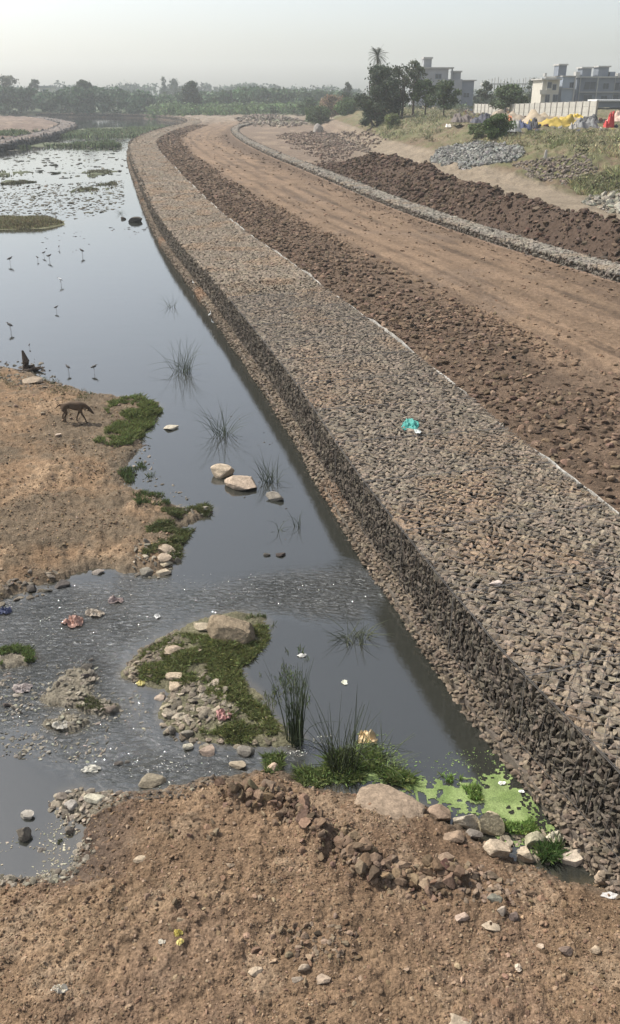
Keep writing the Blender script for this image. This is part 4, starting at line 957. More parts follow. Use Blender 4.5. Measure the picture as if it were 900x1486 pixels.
crumple(262, 1368, 12, 10, (.58, .5, .2), 'lower pale yellow wrapper on the near soil', 'wrapper', 'wrapper', .5, 7)
crumple(236, 1367, 14, 8, (.5, .46, .38), 'white paper scrap left of the yellow wrappers', 'litter', 'paper_scrap', .4, 8)
crumple(87, 1438, 26, 14, (.6, .55, .45), 'folded cream paper cup scrap at the lower left', 'litter', 'paper_scrap', .7, 9)
crumple(205, 992, 16, 10, (.55, .48, .2), 'yellow and white scrap in the water left of the islet', 'litter', 'paper_scrap', .4, 10)
crumple(134, 1116, 34, 12, (.4, .38, .32), 'white torn plastic floating above the stone spit', 'plastic', 'plastic_sheet', .25, 11)
crumple(88, 1053, 30, 14, (.4, .37, .31), 'whitish torn sack among the left shallows stones', 'plastic', 'torn_sack', .4, 12)
crumple(32, 1000, 34, 14, (.27, .23, .21), 'grey pink rag at the left edge of the shallows', 'cloth', 'rag', .35, 13)
crumple(438, 952, 16, 6, (.62, .6, .55), 'white flat scrap caught at top of the tall straight reeds', 'litter', 'paper_scrap', .3, 15)
crumple(500, 991, 12, 7, (.75, .74, .6), 'cream leaf like scrap in the water among arching reeds', 'litter', 'paper_scrap', .4, 16)
crumple(532, 1072, 34, 20, (.55, .42, .25), 'tan and orange bag caught in the bent reeds', 'plastic bag', 'plastic_bag', .6, 17)
crumple(744, 1072, 15, 7, (.75, .75, .7), 'white wrapper on the gabion toe above the algae', 'wrapper', 'wrapper', .3, 18, z=.10)
crumple(729, 1137, 14, 6, (.8, .78, .7), 'upper white scrap on the algae', 'litter', 'paper_scrap', .3, 19, z=.01)
crumple(757, 1149, 9, 4, (.8, .8, .74), 'lower white scrap on the algae', 'litter', 'paper_scrap', .3, 20, z=.01)
crumple(806, 1218, 30, 20, (.42, .38, .29), 'pale crumpled plastic between the algae and gabion toe', 'plastic', 'plastic_sheet', .6, 22)
crumple(888, 1301, 34, 10, (.5, .48, .45), 'white powdery patch of torn paper at the right edge', 'litter', 'paper_scrap', .15, 23)
crumple(897, 1268, 8, 10, (.7, .42, .06), 'orange yellow wrapper behind the round brown boulder', 'wrapper', 'wrapper', .6, 24)
crumple(8, 888, 26, 10, (.07, .08, .14), 'dark blue rag at the left edge in the flow', 'rag', 'rag', .5, 25)
crumple(168, 872, 26, 10, (.26, .2, .18), 'brown soaked rag in the flow below the sand bar', 'rag', 'rag', .5, 26)
crumple(752, 1406, 10, 12, (.5, .42, .33), 'small tan paper curl on the near soil at right', 'litter', 'paper_scrap', .5, 27)
# driftwood stump on the bar
dx, dy, dz = at(38, 538)
parts = []; rg_ = np.random.default_rng(4)
for k in range(9):
    a = rg_.uniform(0, 6.28); L_ = rg_.uniform(.2, .6); p0 = np.array([rg_.normal(0, .12), rg_.normal(0, .12), 0.]); d = np.array([math.cos(a), math.sin(a)*.6, rg_.uniform(.02, .45)])
    parts.append(tube([p0, p0+d*L_*.5+rg_.normal(0, .04, 3), p0+d*L_], [.06, .045, .015], 6))
parts.append(tube([(0, 0, -.05), (.03, .02, .3), (-.02, 0, .62)], [.16, .11, .03], 8))
V, Fq = mergeq(parts); tag(meshobj('driftwood', V, Fq, M_BARK, loc=(dx, dy, dz)), 'tangled driftwood stump on the tip of the sand bar', 'driftwood')

# ============================================================ dog and birds
def skin_body(name, verts, edges, mat, parent=None, loc=(0, 0, 0), rz=0., sub=2, root=0):
    me = bpy.data.meshes.new(name); me.from_pydata([v[0] for v in verts], edges, [])
    o = bpy.data.objects.new(name, me); C.objects.link(o)
    if parent: o.parent = parent
    o.location = loc; o.rotation_euler = (0, 0, rz)
    o.modifiers.new('skin', 'SKIN'); s_ = me.skin_vertices if len(me.skin_vertices) else None
    if s_ is None:
        bm = bmesh.new(); bm.from_mesh(me); bm.verts.layers.skin.verify(); bm.to_mesh(me); bm.free(); s_ = me.skin_vertices
    for i, v in enumerate(verts):
        r = v[1]; s_[0].data[i].radius = (r, r) if not isinstance(r, tuple) else r
        s_[0].data[i].use_root = (i == root)
    sb = o.modifiers.new('sub', 'SUBSURF'); sb.levels = sub; sb.render_levels = sub
    me.materials.append(mat)
    return o
m_dog = flat_mat('dog_fur', (.085, .055, .033), .85, .35, 7)
dv = [((-.24, 0, .45), (.075, .09)), ((-.12, 0, .455), (.08, .085)), ((.02, 0, .44), (.085, .10)), ((.15, 0, .43), (.09, .12)), ((.24, 0, .45), (.07, .09)),
      ((.31, 0, .42), .055), ((.37, 0, .36), .05), ((.41, 0, .315), (.052, .05)), ((.455, 0, .26), (.03, .03)), ((.49, 0, .22), (.022, .02)),
      ((-.31, 0, .47), .024), ((-.38, 0, .43), .016), ((-.43, 0, .37), .012), ((-.46, 0, .38), .006),
      # hind legs: thigh, knee, hock, paw
      ((-.24, .07, .36), .058), ((-.20, .075, .28), .036), ((-.30, .075, .17), .021), ((-.30, .075, .03), .019), ((-.265, .075, .015), .019),
      ((-.23, -.07, .36), .058), ((-.15, -.075, .28), .036), ((-.22, -.075, .16), .021), ((-.20, -.075, .03), .019), ((-.165, -.075, .015), .019),
      # front legs
      ((.17, .065, .34), .045), ((.11, .07, .24), .027), ((.06, .07, .13), .019), ((.03, .07, .03), .017), ((.06, .07, .015), .018),
      ((.19, -.065, .34), .045), ((.21, -.07, .24), .027), ((.27, -.07, .13), .019), ((.30, -.07, .03), .017), ((.335, -.07, .015), .018),
      ((.375, .045, .345), .018), ((.36, .07, .31), .008), ((.375, -.045, .345), .018), ((.36, -.07, .31), .008)]
de = [(0, 1), (1, 2), (2, 3), (3, 4), (4, 5), (5, 6), (6, 7), (7, 8), (8, 9), (0, 10), (10, 11), (11, 12), (12, 13), (0, 14), (14, 15), (15, 16), (16, 17), (17, 18),
      (0, 19), (19, 20), (20, 21), (21, 22), (22, 23), (3, 24), (24, 25), (25, 26), (26, 27), (27, 28), (3, 29), (29, 30), (30, 31), (31, 32), (32, 33), (7, 34), (34, 35), (7, 36), (36, 37)]
x, y, z = at(109, 613)
tag(skin_body('dog', dv, de, m_dog, loc=(x, y, z), rz=.05, root=2), 'lean brown street dog walking right with its head down on the sand bar', 'dog')
m_bg = flat_mat('bird_grey', (.10, .09, .08), .8, .3, 20); m_bw = flat_mat('bird_white', (.75, .74, .70), .8, .1, 20); m_bl = flat_mat('bird_leg', (.12, .08, .05), .7)
def bird(px, py, h, white, label, rz=0., up=0., group=None, long_neck=False, zz=None):
    if zz is None: x, y, z = at(px, py)
    else: x, y = px2w(px, py, zz); z = zz
    s = h*.78
    root = empty('bird', (x, y, z), label, 'bird', group, rz)
    if long_neck: bv = [((-.22, 0, .50), .03), ((-.08, 0, .56), .10), ((.06, 0, .62), .10), ((.14, 0, .72), .04), ((.10, 0, .84), .028), ((.14, 0, .95), .04), ((.19, 0, .96), .025)]
    else: bv = [((-.30, 0, .52), .03), ((-.12, 0, .58), .11), ((.08, 0, .62), .13), ((.20, 0, .70), .06), ((.24, 0, .80), .065), ((.28, 0, .81), .03), ((.30, 0, .81), .012)]
    bv = [((a[0]*s, a[1]*s, a[2]*s), r*s) for a, r in bv]
    skin_body('body', bv, [(i, i+1) for i in range(6)], m_bw if white else m_bg, root, root=2, sub=1)
    hd = (.3, .80) if not long_neck else (.2, .955)
    V, Fq = tube([(hd[0]*s, 0, hd[1]*s), ((hd[0]+.2)*s, 0, (hd[1]-.05)*s)], [.018*s, .004*s], 4); meshobj('beak', V, Fq, m_bl, root)
    for sg in (-1, 1):
        V, Fq = tube([(0, sg*.04*s, .52*s), (.02*s, sg*.04*s, .26*s), (-.02*s, sg*.05*s, -.02)], [.018*s, .014*s, .012*s], 4); meshobj('leg', V, Fq, m_bl, root)
BG = 'wading birds standing in the river'
for (px, py, h, wh, lab, rz, ln) in (
    (100, 541, .38, 0, 'grey wader in shallow water, left one of two above the dog', 2.6, False), (137, 541, .40, 0, 'grey wader bending in shallow water, right one of two above the dog', .2, False),
    (43, 505, .22, 0, 'tiny dark wader at the tip of the sand bar', 1.4, False), (16, 481, .50, 0, 'dark wader near the left edge above the sand bar', 2.8, False),
    (82, 452, .35, 0, 'small dark wader halfway across the calm water', .5, False), (89, 413, .48, 1, 'white and dark bird alone in mid river', 3.0, False),
    (15, 383, .55, 0, 'dark wader near the left edge below the grassy mudflat', .4, False), (120, 371, .55, 0, 'dark wader right of the cluster in far calm water', 2.8, False),
    (64, 372, .40, 0, 'leftmost bird of the cluster in far calm water', .2, False), (72, 378, .50, 0, 'largest dark bird of the cluster in far calm water', .0, False),
    (55, 378, .34, 0, 'small bird at the left end of the cluster below the mudflat', 2.7, False), (86, 362, .34, 0, 'bird highest up in the cluster below the mudflat', 1.5, False)):
    bird(px, py, h, wh, lab, rz, group=BG, long_neck=ln)
for (px, py, h, lab, rz) in ((281, 416, .38, 'white egret farthest along the gabion toe', 2.5), (305, 464, .42, 'white egret in the middle of the three on the gabion toe', .6), (309, 474, .36, 'white egret nearest on the gabion toe', 2.9)):
    bird(px, py, h, 1, lab, rz, group='white egrets on the gabion toe', long_neck=True, zz=.09)

# ============================================================ trees and shrubs
def XR(px, Y): return (px-450)/1371*Y
def ZR(row, Y): return 7.5-(row-137)*Y/1533
def leaf_cloud(cen, rad, n, ls, base, rg_, var=.25, shell=.55, lobevar=.18):
    cen = np.asarray(cen); rad = np.asarray(rad); k = rg_.integers(0, len(cen), n)
    d = rg_.normal(0, 1, (n, 3)); d /= np.linalg.norm(d, axis=1, keepdims=True); r = shell+(1-shell)*rg_.uniform(0, 1, n)**.6; r = r*(1+rg_.normal(0, .22, n))
    p = cen[k]+d*r[:, None]*rad[k]
    nn = d+rg_.normal(0, .6, (n, 3)); nn /= np.linalg.norm(nn, axis=1, keepdims=True)
    u = np.cross(nn, rg_.normal(0, 1, (n, 3))); u /= np.linalg.norm(u, axis=1, keepdims=True); v = np.cross(nn, u)
    s = ls*rg_.uniform(.5, 1.3, n)[:, None]
    V = np.stack([p-u*s*.5, p+v*s*.32, p+u*s*.5, p-v*s*.32], 1).reshape(-1, 3)
    Fq = (np.arange(n)*4)[:, None]+np.arange(4)[None]
    lv = 1+rg_.normal(0, lobevar, len(cen)); c = tint(n, base, var, .06, rg_)*lv[k][:, None]
    return V, Fq, np.repeat(np.clip(c, .01, .6), 4, 0)
def tree(name, label, cat, px, Y, row_top, row_base, wpx, n, ls, col, seed, trunk=.3, lobes=9, gap=.0, group=None, multi=1, lobe_r=.34, bark=None):
    lobes = int(lobes*1.9); lobe_r *= .72
    rg_ = np.random.default_rng(seed); x = XR(px, Y); zb = max(ZR(row_base, Y), gz(x, Y)-.1); H_ = ZR(row_top, Y)-zb; W_ = wpx*Y/1371/2
    root = empty(name, (x, Y, zb), label, cat, group)
    cen = []; rad = []
    for i in range(lobes):
        t_ = trunk+(1-trunk)*(i+.5)/lobes; prof = math.sin(math.pi*min(1, (t_-trunk)/(1-trunk)*.85+.12))**.7
        a = rg_.uniform(0, 6.28); rr_ = W_*prof*rg_.uniform(.25, .85)
        r = W_*lobe_r*rg_.uniform(.75, 1.35); z_ = min(H_-r*.7, H_*t_)
        cen.append((rr_*math.cos(a), rr_*math.sin(a), z_)); rad.append((r*1.1, r*1.1, r*.8))
    cen.append((0, 0, H_*(trunk+.55*(1-trunk)))); rad.append((W_*.5, W_*.5, H_*(1-trunk)*.38))
    V, Fq, c = leaf_cloud(cen, rad, n, ls, col, rg_, shell=.35 if gap else .55)
    if gap:
        q = V[::4]; kk = np.repeat(fbm(q[:, 0]+q[:, 2]*.7+seed, q[:, 1]-q[:, 2], 1.6/max(W_*.5, .3), 3, seed) > gap-.35, 4); idx = np.nonzero(kk)[0]; V = V[idx]; c = c[idx]; Fq = np.arange(len(V)).reshape(-1, 4)
    meshobj('crown', V, Fq, M_LEAF, root, col=c)
    tp = []; tr = max(.05, H_*.022)
    for j in range(multi):
        ox = (j-(multi-1)/2)*W_*.25
        tp.append(tube([(ox*.4, 0, -.3), (ox*.7, 0, H_*trunk*.5), (ox, 0, H_*(trunk+.1)), (ox*1.2, rg_.normal(0, .2), H_*.75)], [tr*1.3, tr, tr*.8, tr*.3], 7))
    for cc_ in cen[:-1]:
        st = H_*rg_.uniform(trunk*.6, trunk+.15); m_ = (cc_[0]*.45, cc_[1]*.45, (st+cc_[2])/2+.1*H_*.3)
        tp.append(tube([(0, 0, st), m_, cc_], [tr*.55, tr*.35, tr*.12], 5))
    V, Fq = mergeq(tp); meshobj('trunk', V, Fq, bark or M_BARK, root, smooth=True)
    return root
DG = (.05, .068, .032); MG = (.075, .105, .04); LG = (.12, .16, .06); OL = (.13, .14, .07)
tree('tree', 'tall dark tree with tangled crown in front of the palm', 'tree', 548, 150, 96, 181, 84, 16000, .40, (.06, .078, .045), 1, .03, 20, .30, multi=3, lobe_r=.30)
tree('tree', 'thin leafed twiggy tree between the palm and the flat roofed house', 'tree', 582, 152, 94, 176, 64, 5200, .42, (.07, .085, .045), 2, .35, 10, .38, multi=2, lobe_r=.4)
tree('tree', 'sparse tree with one long branch left of the pale house tower', 'tree', 600, 158, 88, 170, 44, 2000, .4, (.075, .09, .045), 3, .45, 6, .35, lobe_r=.42)
tree('tree', 'rounded green tree in front of the pale house', 'tree', 618, 150, 116, 168, 46, 3400, .42, MG, 4, .35, 8, .1)
tree('tree', 'broad low green tree in front of the lower wing of the pale house', 'tree', 645, 142, 118, 170, 54, 4200, .40, (.07, .095, .045), 5, .3, 9, .05)
tree('tree', 'green tree standing before the unfinished concrete frame', 'tree', 735, 150, 124, 160, 60, 4000, .45, MG, 6, .2, 9, .0)
tree('tree', 'small tree just left of the unfinished concrete frame', 'tree', 704, 190, 118, 152, 26, 1500, .5, (.08, .1, .055), 7, .2, 7, .1)
tree('tree', 'faint tree behind the right end of the unfinished concrete frame', 'tree', 772, 230, 114, 152, 26, 1500, .5, (.08, .1, .055), 17, .2, 7, .1)
tree('bush', 'round dark green bush on the grassy bank in front of the tarpaulins', 'bush', 727, 93, 166, 202, 46, 9000, .20, (.075, .115, .035), 8, .02, 14, .0, lobe_r=.42)
tree('shrub', 'light green shrub left of the round dark bush', 'shrub', 694, 98, 180, 198, 34, 2200, .2, (.13, .16, .07), 9, .02, 8, .1, lobe_r=.4)
tree('tree', 'dark rounded tree standing apart in the hazy treeline', 'tree', 279, 330, 119, 156, 34, 3800, .85, (.042, .062, .036), 10, .05, 11, .0, lobe_r=.42)
tree('tree', 'tall bushy tree highest in the left part of the treeline', 'tree', 122, 345, 117, 158, 40, 3000, .9, (.055, .075, .042), 11, .08, 11, .0, lobe_r=.4)
tree('tree', 'flat topped pale tree at the left edge of the treeline', 'tree', 8, 400, 110, 150, 44, 1500, .95, (.13, .13, .09), 12, .6, 8, .2, lobe_r=.3)
tree('tree', 'bushy tree beside the small pale far house', 'tree', 54, 420, 116, 152, 22, 1500, .9, (.06, .078, .045), 13, .1, 8, .0, lobe_r=.42)
tree('tree', 'slim tree poking above the middle of the treeline', 'tree', 239, 520, 112, 146, 9, 700, .9, (.055, .075, .045), 14, .1, 7, .0, lobe_r=.7)
tree('tree', 'rounded distant tree right of the slim one in the treeline', 'tree', 255, 520, 115, 150, 28, 1500, 1.1, (.055, .075, .045), 15, .1, 8, .0, lobe_r=.42)
tree('tree', 'squat dark tree at the right end of the treeline above the scrub', 'tree', 504, 340, 120, 150, 14, 1100, .7, (.045, .06, .035), 16, .1, 8, .0, lobe_r=.45)
tree('shrub', 'tan dried shrub among the green scrub left of the tall dark tree', 'shrub', 483, 238, 139, 166, 46, 3800, .5, (.22, .16, .10), 21, .02, 12, .0, lobe_r=.4)
tree('shrub', 'big green shrub at the foot of the tall dark tree', 'shrub', 508, 212, 142, 178, 46, 5200, .42, (.085, .13, .045), 22, .02, 12, .0, lobe_r=.42)
tree('shrub', 'low green shrub below the tan dried shrub', 'shrub', 462, 214, 154, 178, 50, 4200, .4, (.08, .115, .045), 23, .02, 11, .0, lobe_r=.4)
tree('shrub', 'bluish green shrub farther back left of the tan dried shrub', 'shrub', 447, 262, 142, 164, 34, 2200, .5, (.06, .09, .045), 24, .02, 9, .0, lobe_r=.42)
tree('shrub', 'dark shrub behind the tan dried shrub', 'shrub', 500, 262, 134, 164, 30, 2000, .5, (.05, .075, .035), 25, .02, 9, .0, lobe_r=.42)
tree('shrub', 'yellow green shrub at the left end of the scrubby slope', 'shrub', 570, 137, 165, 188, 30, 2600, .28, (.16, .18, .08), 26, .02, 9, .1, lobe_r=.42)
# palm
Y = 162; x = XR(546, Y); zb = gz(x, Y); zt = ZR(82, Y)
pr = empty('palm_tree', (x, Y, zb), 'slender palm with a drooping fan head rising behind the tall dark tree', 'palm tree')
V, Fq = tube([(0, 0, -.3), (.12, 0, (zt-zb)*.5), (0, 0, zt-zb)], [.26, .2, .17], 8); meshobj('trunk', V, Fq, M_BARK, pr, smooth=True)
rg_ = np.random.default_rng(3); LV, LF, o_ = [], [], 0
for k in range(38):
    a = k*2.4; el = rg_.uniform(-.75, 1.35); L_ = rg_.uniform(1.5, 2.1); p = np.array([0, 0, zt-zb]); d = np.array([math.cos(a)*math.cos(el), math.sin(a)*math.cos(el), math.sin(el)])
    sd_ = np.array([-math.sin(a), math.cos(a), 0]); pts = []
    for j in range(9):
        pts.append(p.copy()); p = p+d*L_/8; d = d+np.array([0, 0, -.13]); d /= np.linalg.norm(d)
    for j in range(1, 9):
        for sg in (-1, 1):
            for q in (0, .5):
                b0 = pts[j]*(1-q)+pts[j-1]*q; lt = .42*math.sin(math.pi*(j/9.5))+.12; dv_ = (pts[j]-pts[j-1]); dv_ /= np.linalg.norm(dv_)
                tip = b0+(sd_*sg*.8+dv_*.6+np.array([0, 0, -.25]))*lt
                LV += [b0-dv_*.035, b0+dv_*.035, tip]; LF.append((o_, o_+1, o_+2)); o_ += 3
    tpts = np.array(pts)
    for j in range(8):
        LV += [tpts[j]-sd_*.03, tpts[j]+sd_*.03, tpts[j+1]]; LF.append((o_, o_+1, o_+2)); o_ += 3
meshobj('crown', np.array(LV), np.array(LF), M_LEAF, pr, col=tint(len(LV), (.06, .07, .045), .1, .03))
# far woodland that reads as one mass
def wood(prof, Ya, Yb, dens, ls, col, seed, label, rowb=157, nleaf=30000, per=46):
    rg_ = np.random.default_rng(seed); pr_ = np.array(prof, float); cen, rad = [], []
    n = dens
    px = rg_.uniform(pr_[0, 0], pr_[-1, 0], n); Y_ = rg_.uniform(Ya, Yb, n); top = np.interp(px, pr_[:, 0], pr_[:, 1])+6.5+rg_.normal(0, 1.8, n)
    for i in range(n):
        Yr = (Ya+Yb)/2; zt_ = ZR(top[i], Yr); r = rg_.uniform(.14, .27)*40*Yr/1371; z_ = ZR(rowb, Yr)+rg_.random()*max(.5, zt_-r*.4-ZR(rowb, Yr)) if rg_.random() < .62 else zt_-r*.6
        cen.append((XR(px[i], Y_[i]), Y_[i], z_)); rad.append((r*1.3, r*1.1, r*.8))
    V, Fq, c = leaf_cloud(cen, rad, nleaf, ls, col, rg_, shell=.6, lobevar=.22)
    tag(meshobj('woodland', V, Fq, M_LEAF, col=c), label, 'woodland', kind='stuff')
wood([(-260, 118), (0, 122), (30, 126), (60, 130), (90, 127), (110, 122), (140, 122), (160, 127), (220, 130)], 330, 385, 320, 1.4, (.045, .078, .04), 1, 'dense dark band of trees along the far left bank', 160, 42000)
wood([(215, 137), (260, 134), (300, 132), (340, 127), (380, 123), (420, 127), (470, 128), (520, 133)], 360, 420, 260, 1.5, (.06, .10, .045), 2, 'mid green band of trees behind the bend of the river', 157, 34000)
wood([(220, 150), (260, 150), (340, 149), (400, 147), (450, 146), (520, 146)], 300, 350, 170, 1.0, (.10, .15, .06), 3, 'light green low thicket in front of the far treeline', 159, 19000)
wood([(-300, 112), (0, 117), (30, 122), (90, 118), (110, 120), (150, 122), (200, 118), (235, 122), (262, 119), (310, 118), (330, 121), (375, 117), (420, 121), (480, 121), (510, 126), (600, 128), (700, 128), (1000, 126)], 620, 760, 520, 2.6, (.055, .075, .05), 4, 'pale hazy ridge of distant trees on the skyline', 150, 36000)
wood([(690, 134), (730, 130), (780, 130), (800, 132)], 240, 300, 40, .9, (.06, .08, .045), 5, 'greyish thicket around the unfinished concrete frame', 152, 5000)
wood([(520, 150), (560, 152), (620, 150), (700, 150)], 210, 260, 40, .8, (.07, .09, .045), 6, 'low thicket behind the trees of the scrubby slope', 160, 5000)
# scrub + dry grass on the bank
def sl_patch(polys, **k): return grass_patch(polys, **k)
# low leafy scrub on the slope
rg_ = np.random.default_rng(61); cen, rad = [], []
for pl_, n_ in (([(545, 186), (600, 172), (700, 176), (700, 204), (640, 212), (565, 204)], 300), ([(760, 196), (1000, 192), (1000, 214), (800, 214)], 50), ([(830, 262), (1000, 256), (1000, 280), (850, 280)], 60), ([(640, 212), (860, 226), (860, 240), (640, 216)], 50)):
    pq = np.array([(a[0], a[1]) for a in [at(*q) for q in pl_]]); lo, hi = pq.min(0), pq.max(0); x = rg_.uniform(lo[0], hi[0], n_*3); y = rg_.uniform(lo[1], hi[1], n_*3); k = (sdpoly(x, y, pq) > 0) & (fbm(x, y, .25, 3, 17) > -.15); x, y = x[k][:n_], y[k][:n_]; z = ground(x, y)
    for a, b_, c_ in zip(x, y, z): r = rg_.uniform(.2, .75); cen.append((a, b_, c_+r*.3)); rad.append((r, r, r*.75))
V, Fq, c = leaf_cloud(cen, rad, 30000, .16, (.17, .165, .085), rg_, .3, .5, .3)
tag(meshobj('scrub', V, Fq, M_LEAF, col=c), 'low olive green scrub growing over the slope at the right', 'scrub', kind='stuff')
V, T, c = merge([grass_patch([[(545, 185), (600, 172), (690, 178), (690, 215), (600, 212), (555, 205)]], 6500, .2, .6, .05, (.27, .27, .15), 401, .25, -.15, lean=.5),
                 grass_patch([[(690, 200), (720, 196), (770, 200), (1000, 188), (1000, 235), (900, 232), (780, 222), (700, 208)]], 14000, .12, .4, .035, (.34, .31, .18), 402, .25, -.25, lean=.5),
                 grass_patch([[(760, 196), (840, 194), (880, 205), (800, 215)], [(890, 196), (1000, 196), (1000, 215), (890, 212)]], 3500, .15, .45, .03, (.22, .23, .11), 403, .4, .0, lean=.5),
                 grass_patch([[(830, 268), (870, 260), (1000, 255), (1000, 280), (860, 284), (830, 280)]], 5500, .15, .5, .03, (.25, .25, .13), 404, .4, -.3, lean=.5),
                 grass_patch([[(640, 215), (700, 205), (760, 212), (900, 232), (900, 262), (780, 232), (700, 215)]], 1800, .1, .4, .03, (.28, .27, .15), 405, .5, .05, lean=.5)])
tag(meshobj('dry_grass', V, T, M_LEAF, col=c), 'dry tan and olive grass covering the bank at the right', 'dry grass', kind='stuff')

# ============================================================ houses, wall, tarpaulins
def B(p0, p1, r0, r1, Y, depth=6., dy=0.): return (XR(p0, Y), XR(p1, Y), Y+dy, Y+dy+depth, ZR(r1, Y), ZR(r0, Y))
def building(name, label, cat, org, spec):
    root = empty(name, org, label, cat); oo = np.array(org)
    for nm, bl, m_ in spec:
        V, Fq = boxes(bl); o = meshobj(nm, V-oo, Fq, m_, root)
        if nm == 'window':
            x0, x1, y0, y1, z0, z1 = bl[0]; f_ = .12
            V, Fq = boxes([(x0-f_, x1+f_, y0-.05, y0+.02, z1, z1+f_), (x0-f_, x1+f_, y0-.05, y0+.02, z0-f_, z0), (x0-f_, x0, y0-.05, y0+.02, z0, z1), (x1, x1+f_, y0-.05, y0+.02, z0, z1), ((x0+x1)/2-.03, (x0+x1)/2+.03, y0-.03, y0+.015, z0, z1)])
            meshobj('frame', V-oo, Fq, M_WALL, o)
    return root
def win(p0, p1, r0, r1, Y): return ('window', [B(p0, p1, r0, r1, Y, .1, -.03)], M_DARK)
Y = 220
building('house', 'dark slate grey two storey house with two boxy roof rooms at the right edge', 'house', (XR(870, Y), Y, ZR(155, Y)), [
    ('wall', [B(834, 960, 113, 156, Y, 14)], M_WALL), ('roof', [B(832, 962, 111, 113, Y, 15, -.5)], M_CONC),
    ('roof_room', [B(845, 858, 99, 111, Y, 4, 3)], M_WALL), ('roof_slab', [B(843, 860, 97, 99, Y, 5, 2.5)], M_CONC),
    ('roof_room', [B(868, 883, 97.5, 111, Y, 4, 3)], M_WALL), ('roof_slab', [B(866.5, 885, 95.5, 97.5, Y, 5, 2.5)], M_CONC), ('stair_housing', [B(885.2, 893, 104, 111, Y, 3, 3)], M_WALL), ('water_tank', [B(897, 903, 106, 111, Y, 2, 3)], M_CONC),
    ('solar_heater', [B(836, 842, 104, 111, Y, 2, 3)], M_CONC),
    win(845, 861, 119, 130, Y), win(872, 880, 121, 129, Y), win(889, 902, 120, 131, Y), win(889, 905, 137, 146, Y), win(871, 880, 139, 148, Y), win(846, 858, 138, 148, Y),
    ('pillar', [B(862.5, 864, 113.2, 156, Y, .3, -.3)], M_CONC), ('pillar', [B(888, 889.5 - 1.2, 113.2, 156, Y, .3, -.3)], M_CONC), ('ledge', [B(838, 960, 133, 134.2, Y, .5, -.5)], M_CONC), ('pipe', [B(838, 838.8, 113.3, 156, Y, .2, -.2)], M_CONC)])
Y = 214
building('house', 'grey blue house wing with a raised roof room left of the dark slate house', 'house', (XR(822, Y), Y, ZR(155, Y)), [
    ('wall', [B(813, 831, 111.5, 156, Y, 9)], flat_mat('blue_grey_plaster', (.30, .34, .39), .9, .08, .7)), ('roof', [B(811.5, 832, 110, 111.5, Y, 10, -.4)], M_CONC),
    ('roof_room', [B(808.5, 820, 95, 110, Y, 4, 2)], M_WALL), ('roof_slab', [B(807.5, 821, 93, 95, Y, 5, 1.5)], M_CONC),
    win(824, 829, 120, 127, Y), ('ledge', [B(813, 831, 128, 129, Y, .4, -.4)], M_CONC), ('pillar', [B(829.5, 831.2, 111.6, 156, Y, .3, -.35)], M_CONC)])
Y = 210
building('house', 'cream fronted house with balcony at the left end of the grey houses', 'house', (XR(798, Y), Y, ZR(155, Y)), [
    ('wall', [B(786, 811, 116, 156, Y, 9, 1.2)], M_WALLC), ('roof', [B(783, 812.5, 114, 116, Y, 10.5, 0)], M_CONC), ('parapet', [B(790, 806, 111, 114, Y, .3, 1.5)], M_WALLC),
    ('balcony', [B(782, 792, 130.5, 137, Y, 1.1, 0)], M_WALLC), ('pillar', [B(785, 786.4, 116.2, 130.3, Y, .3, .2)], M_WALLC), ('pillar', [B(791, 792.2, 116.2, 130.3, Y, .3, .2)], M_WALLC),
    ('window', [B(793, 799, 120, 127, Y, .1, 1.17)], M_DARK), ('window', [B(802, 806, 123, 130, Y, .1, 1.17)], M_DARK), ('window', [B(793, 798, 138, 148, Y, .1, 1.17)], M_DARK), ('window', [B(804, 810, 138, 147, Y, .1, 1.17)], M_DARK),
    ('water_tank', [B(790, 793, 106, 111, Y, 1, 2.5)], M_CONC)])
Y = 235
WB = flat_mat('pale_plaster', (.27, .275, .285), .9, .1, .6)
building('house', 'pale flat roofed house with a square roof tower behind the trees', 'house', (XR(635, Y), Y, ZR(160, Y)), [
    ('wall', [B(599, 648, 100, 160, Y, 10)], WB), ('roof', [B(596, 655.5, 98, 100, Y, 11, -.4)], M_CONC), ('roof_tower', [B(613, 624, 86, 98, Y, 3.5, 1)], WB), ('roof_slab', [B(612, 625.5, 83.5, 86, Y, 4, .7)], M_CONC),
    ('pillar', [B(652.5, 654.5, 100.1, 116, Y, .4, 0)], WB), ('terrace', [B(648.2, 669, 115, 160, Y, 9, .2)], WB), ('roof_room', [B(656, 667, 105, 114.9, Y, 4, 1)], WB), ('roof_slab', [B(655.8, 668.5, 103, 105, Y, 5, .6)], M_CONC),
    ('lower_wing', [B(669.3, 687, 117.5, 160, Y, 8, 1)], M_WALL), ('roof', [B(669.2, 690, 115.8, 117.4, Y, 9, .5)], M_CONC),
    win(603, 609, 108, 114, Y), win(630, 638, 108, 114, Y), ('window', [B(673, 681, 135, 141, Y, .1, .95)], M_DARK)])
Y = 420
building('house', 'tiny pale far house between trees in the left treeline', 'house', (XR(68, Y), Y, ZR(150, Y)), [('wall', [B(60, 76, 127, 152, Y, 8)], M_WALLC), ('roof', [B(59, 77, 124.5, 127, Y, 9, -.4)], M_CONC), ('window', [B(65, 70, 130, 135, Y, .1, -.03)], M_DARK)])
Y = 310
fr = []
sl = []
for p in range(702, 784, 9):
    for dy in (0, 6): fr.append(('column', [B(p, p+1.1, 112+((p*7) % 5), 154, Y, .4, dy)], M_CONC))
building('unfinished_building', 'unfinished concrete frame with bare columns between the two groups of houses', 'building', (XR(742, Y), Y, ZR(154, Y)),
    fr + [('floor_slab', [B(700, 778, r, r+1.4, Y-.02, 7, -.2)], M_CONC) for r in (121, 134)] + [('wall', [B(700, 778, 140, 154, Y, .3, 6.6)], M_WALL)])
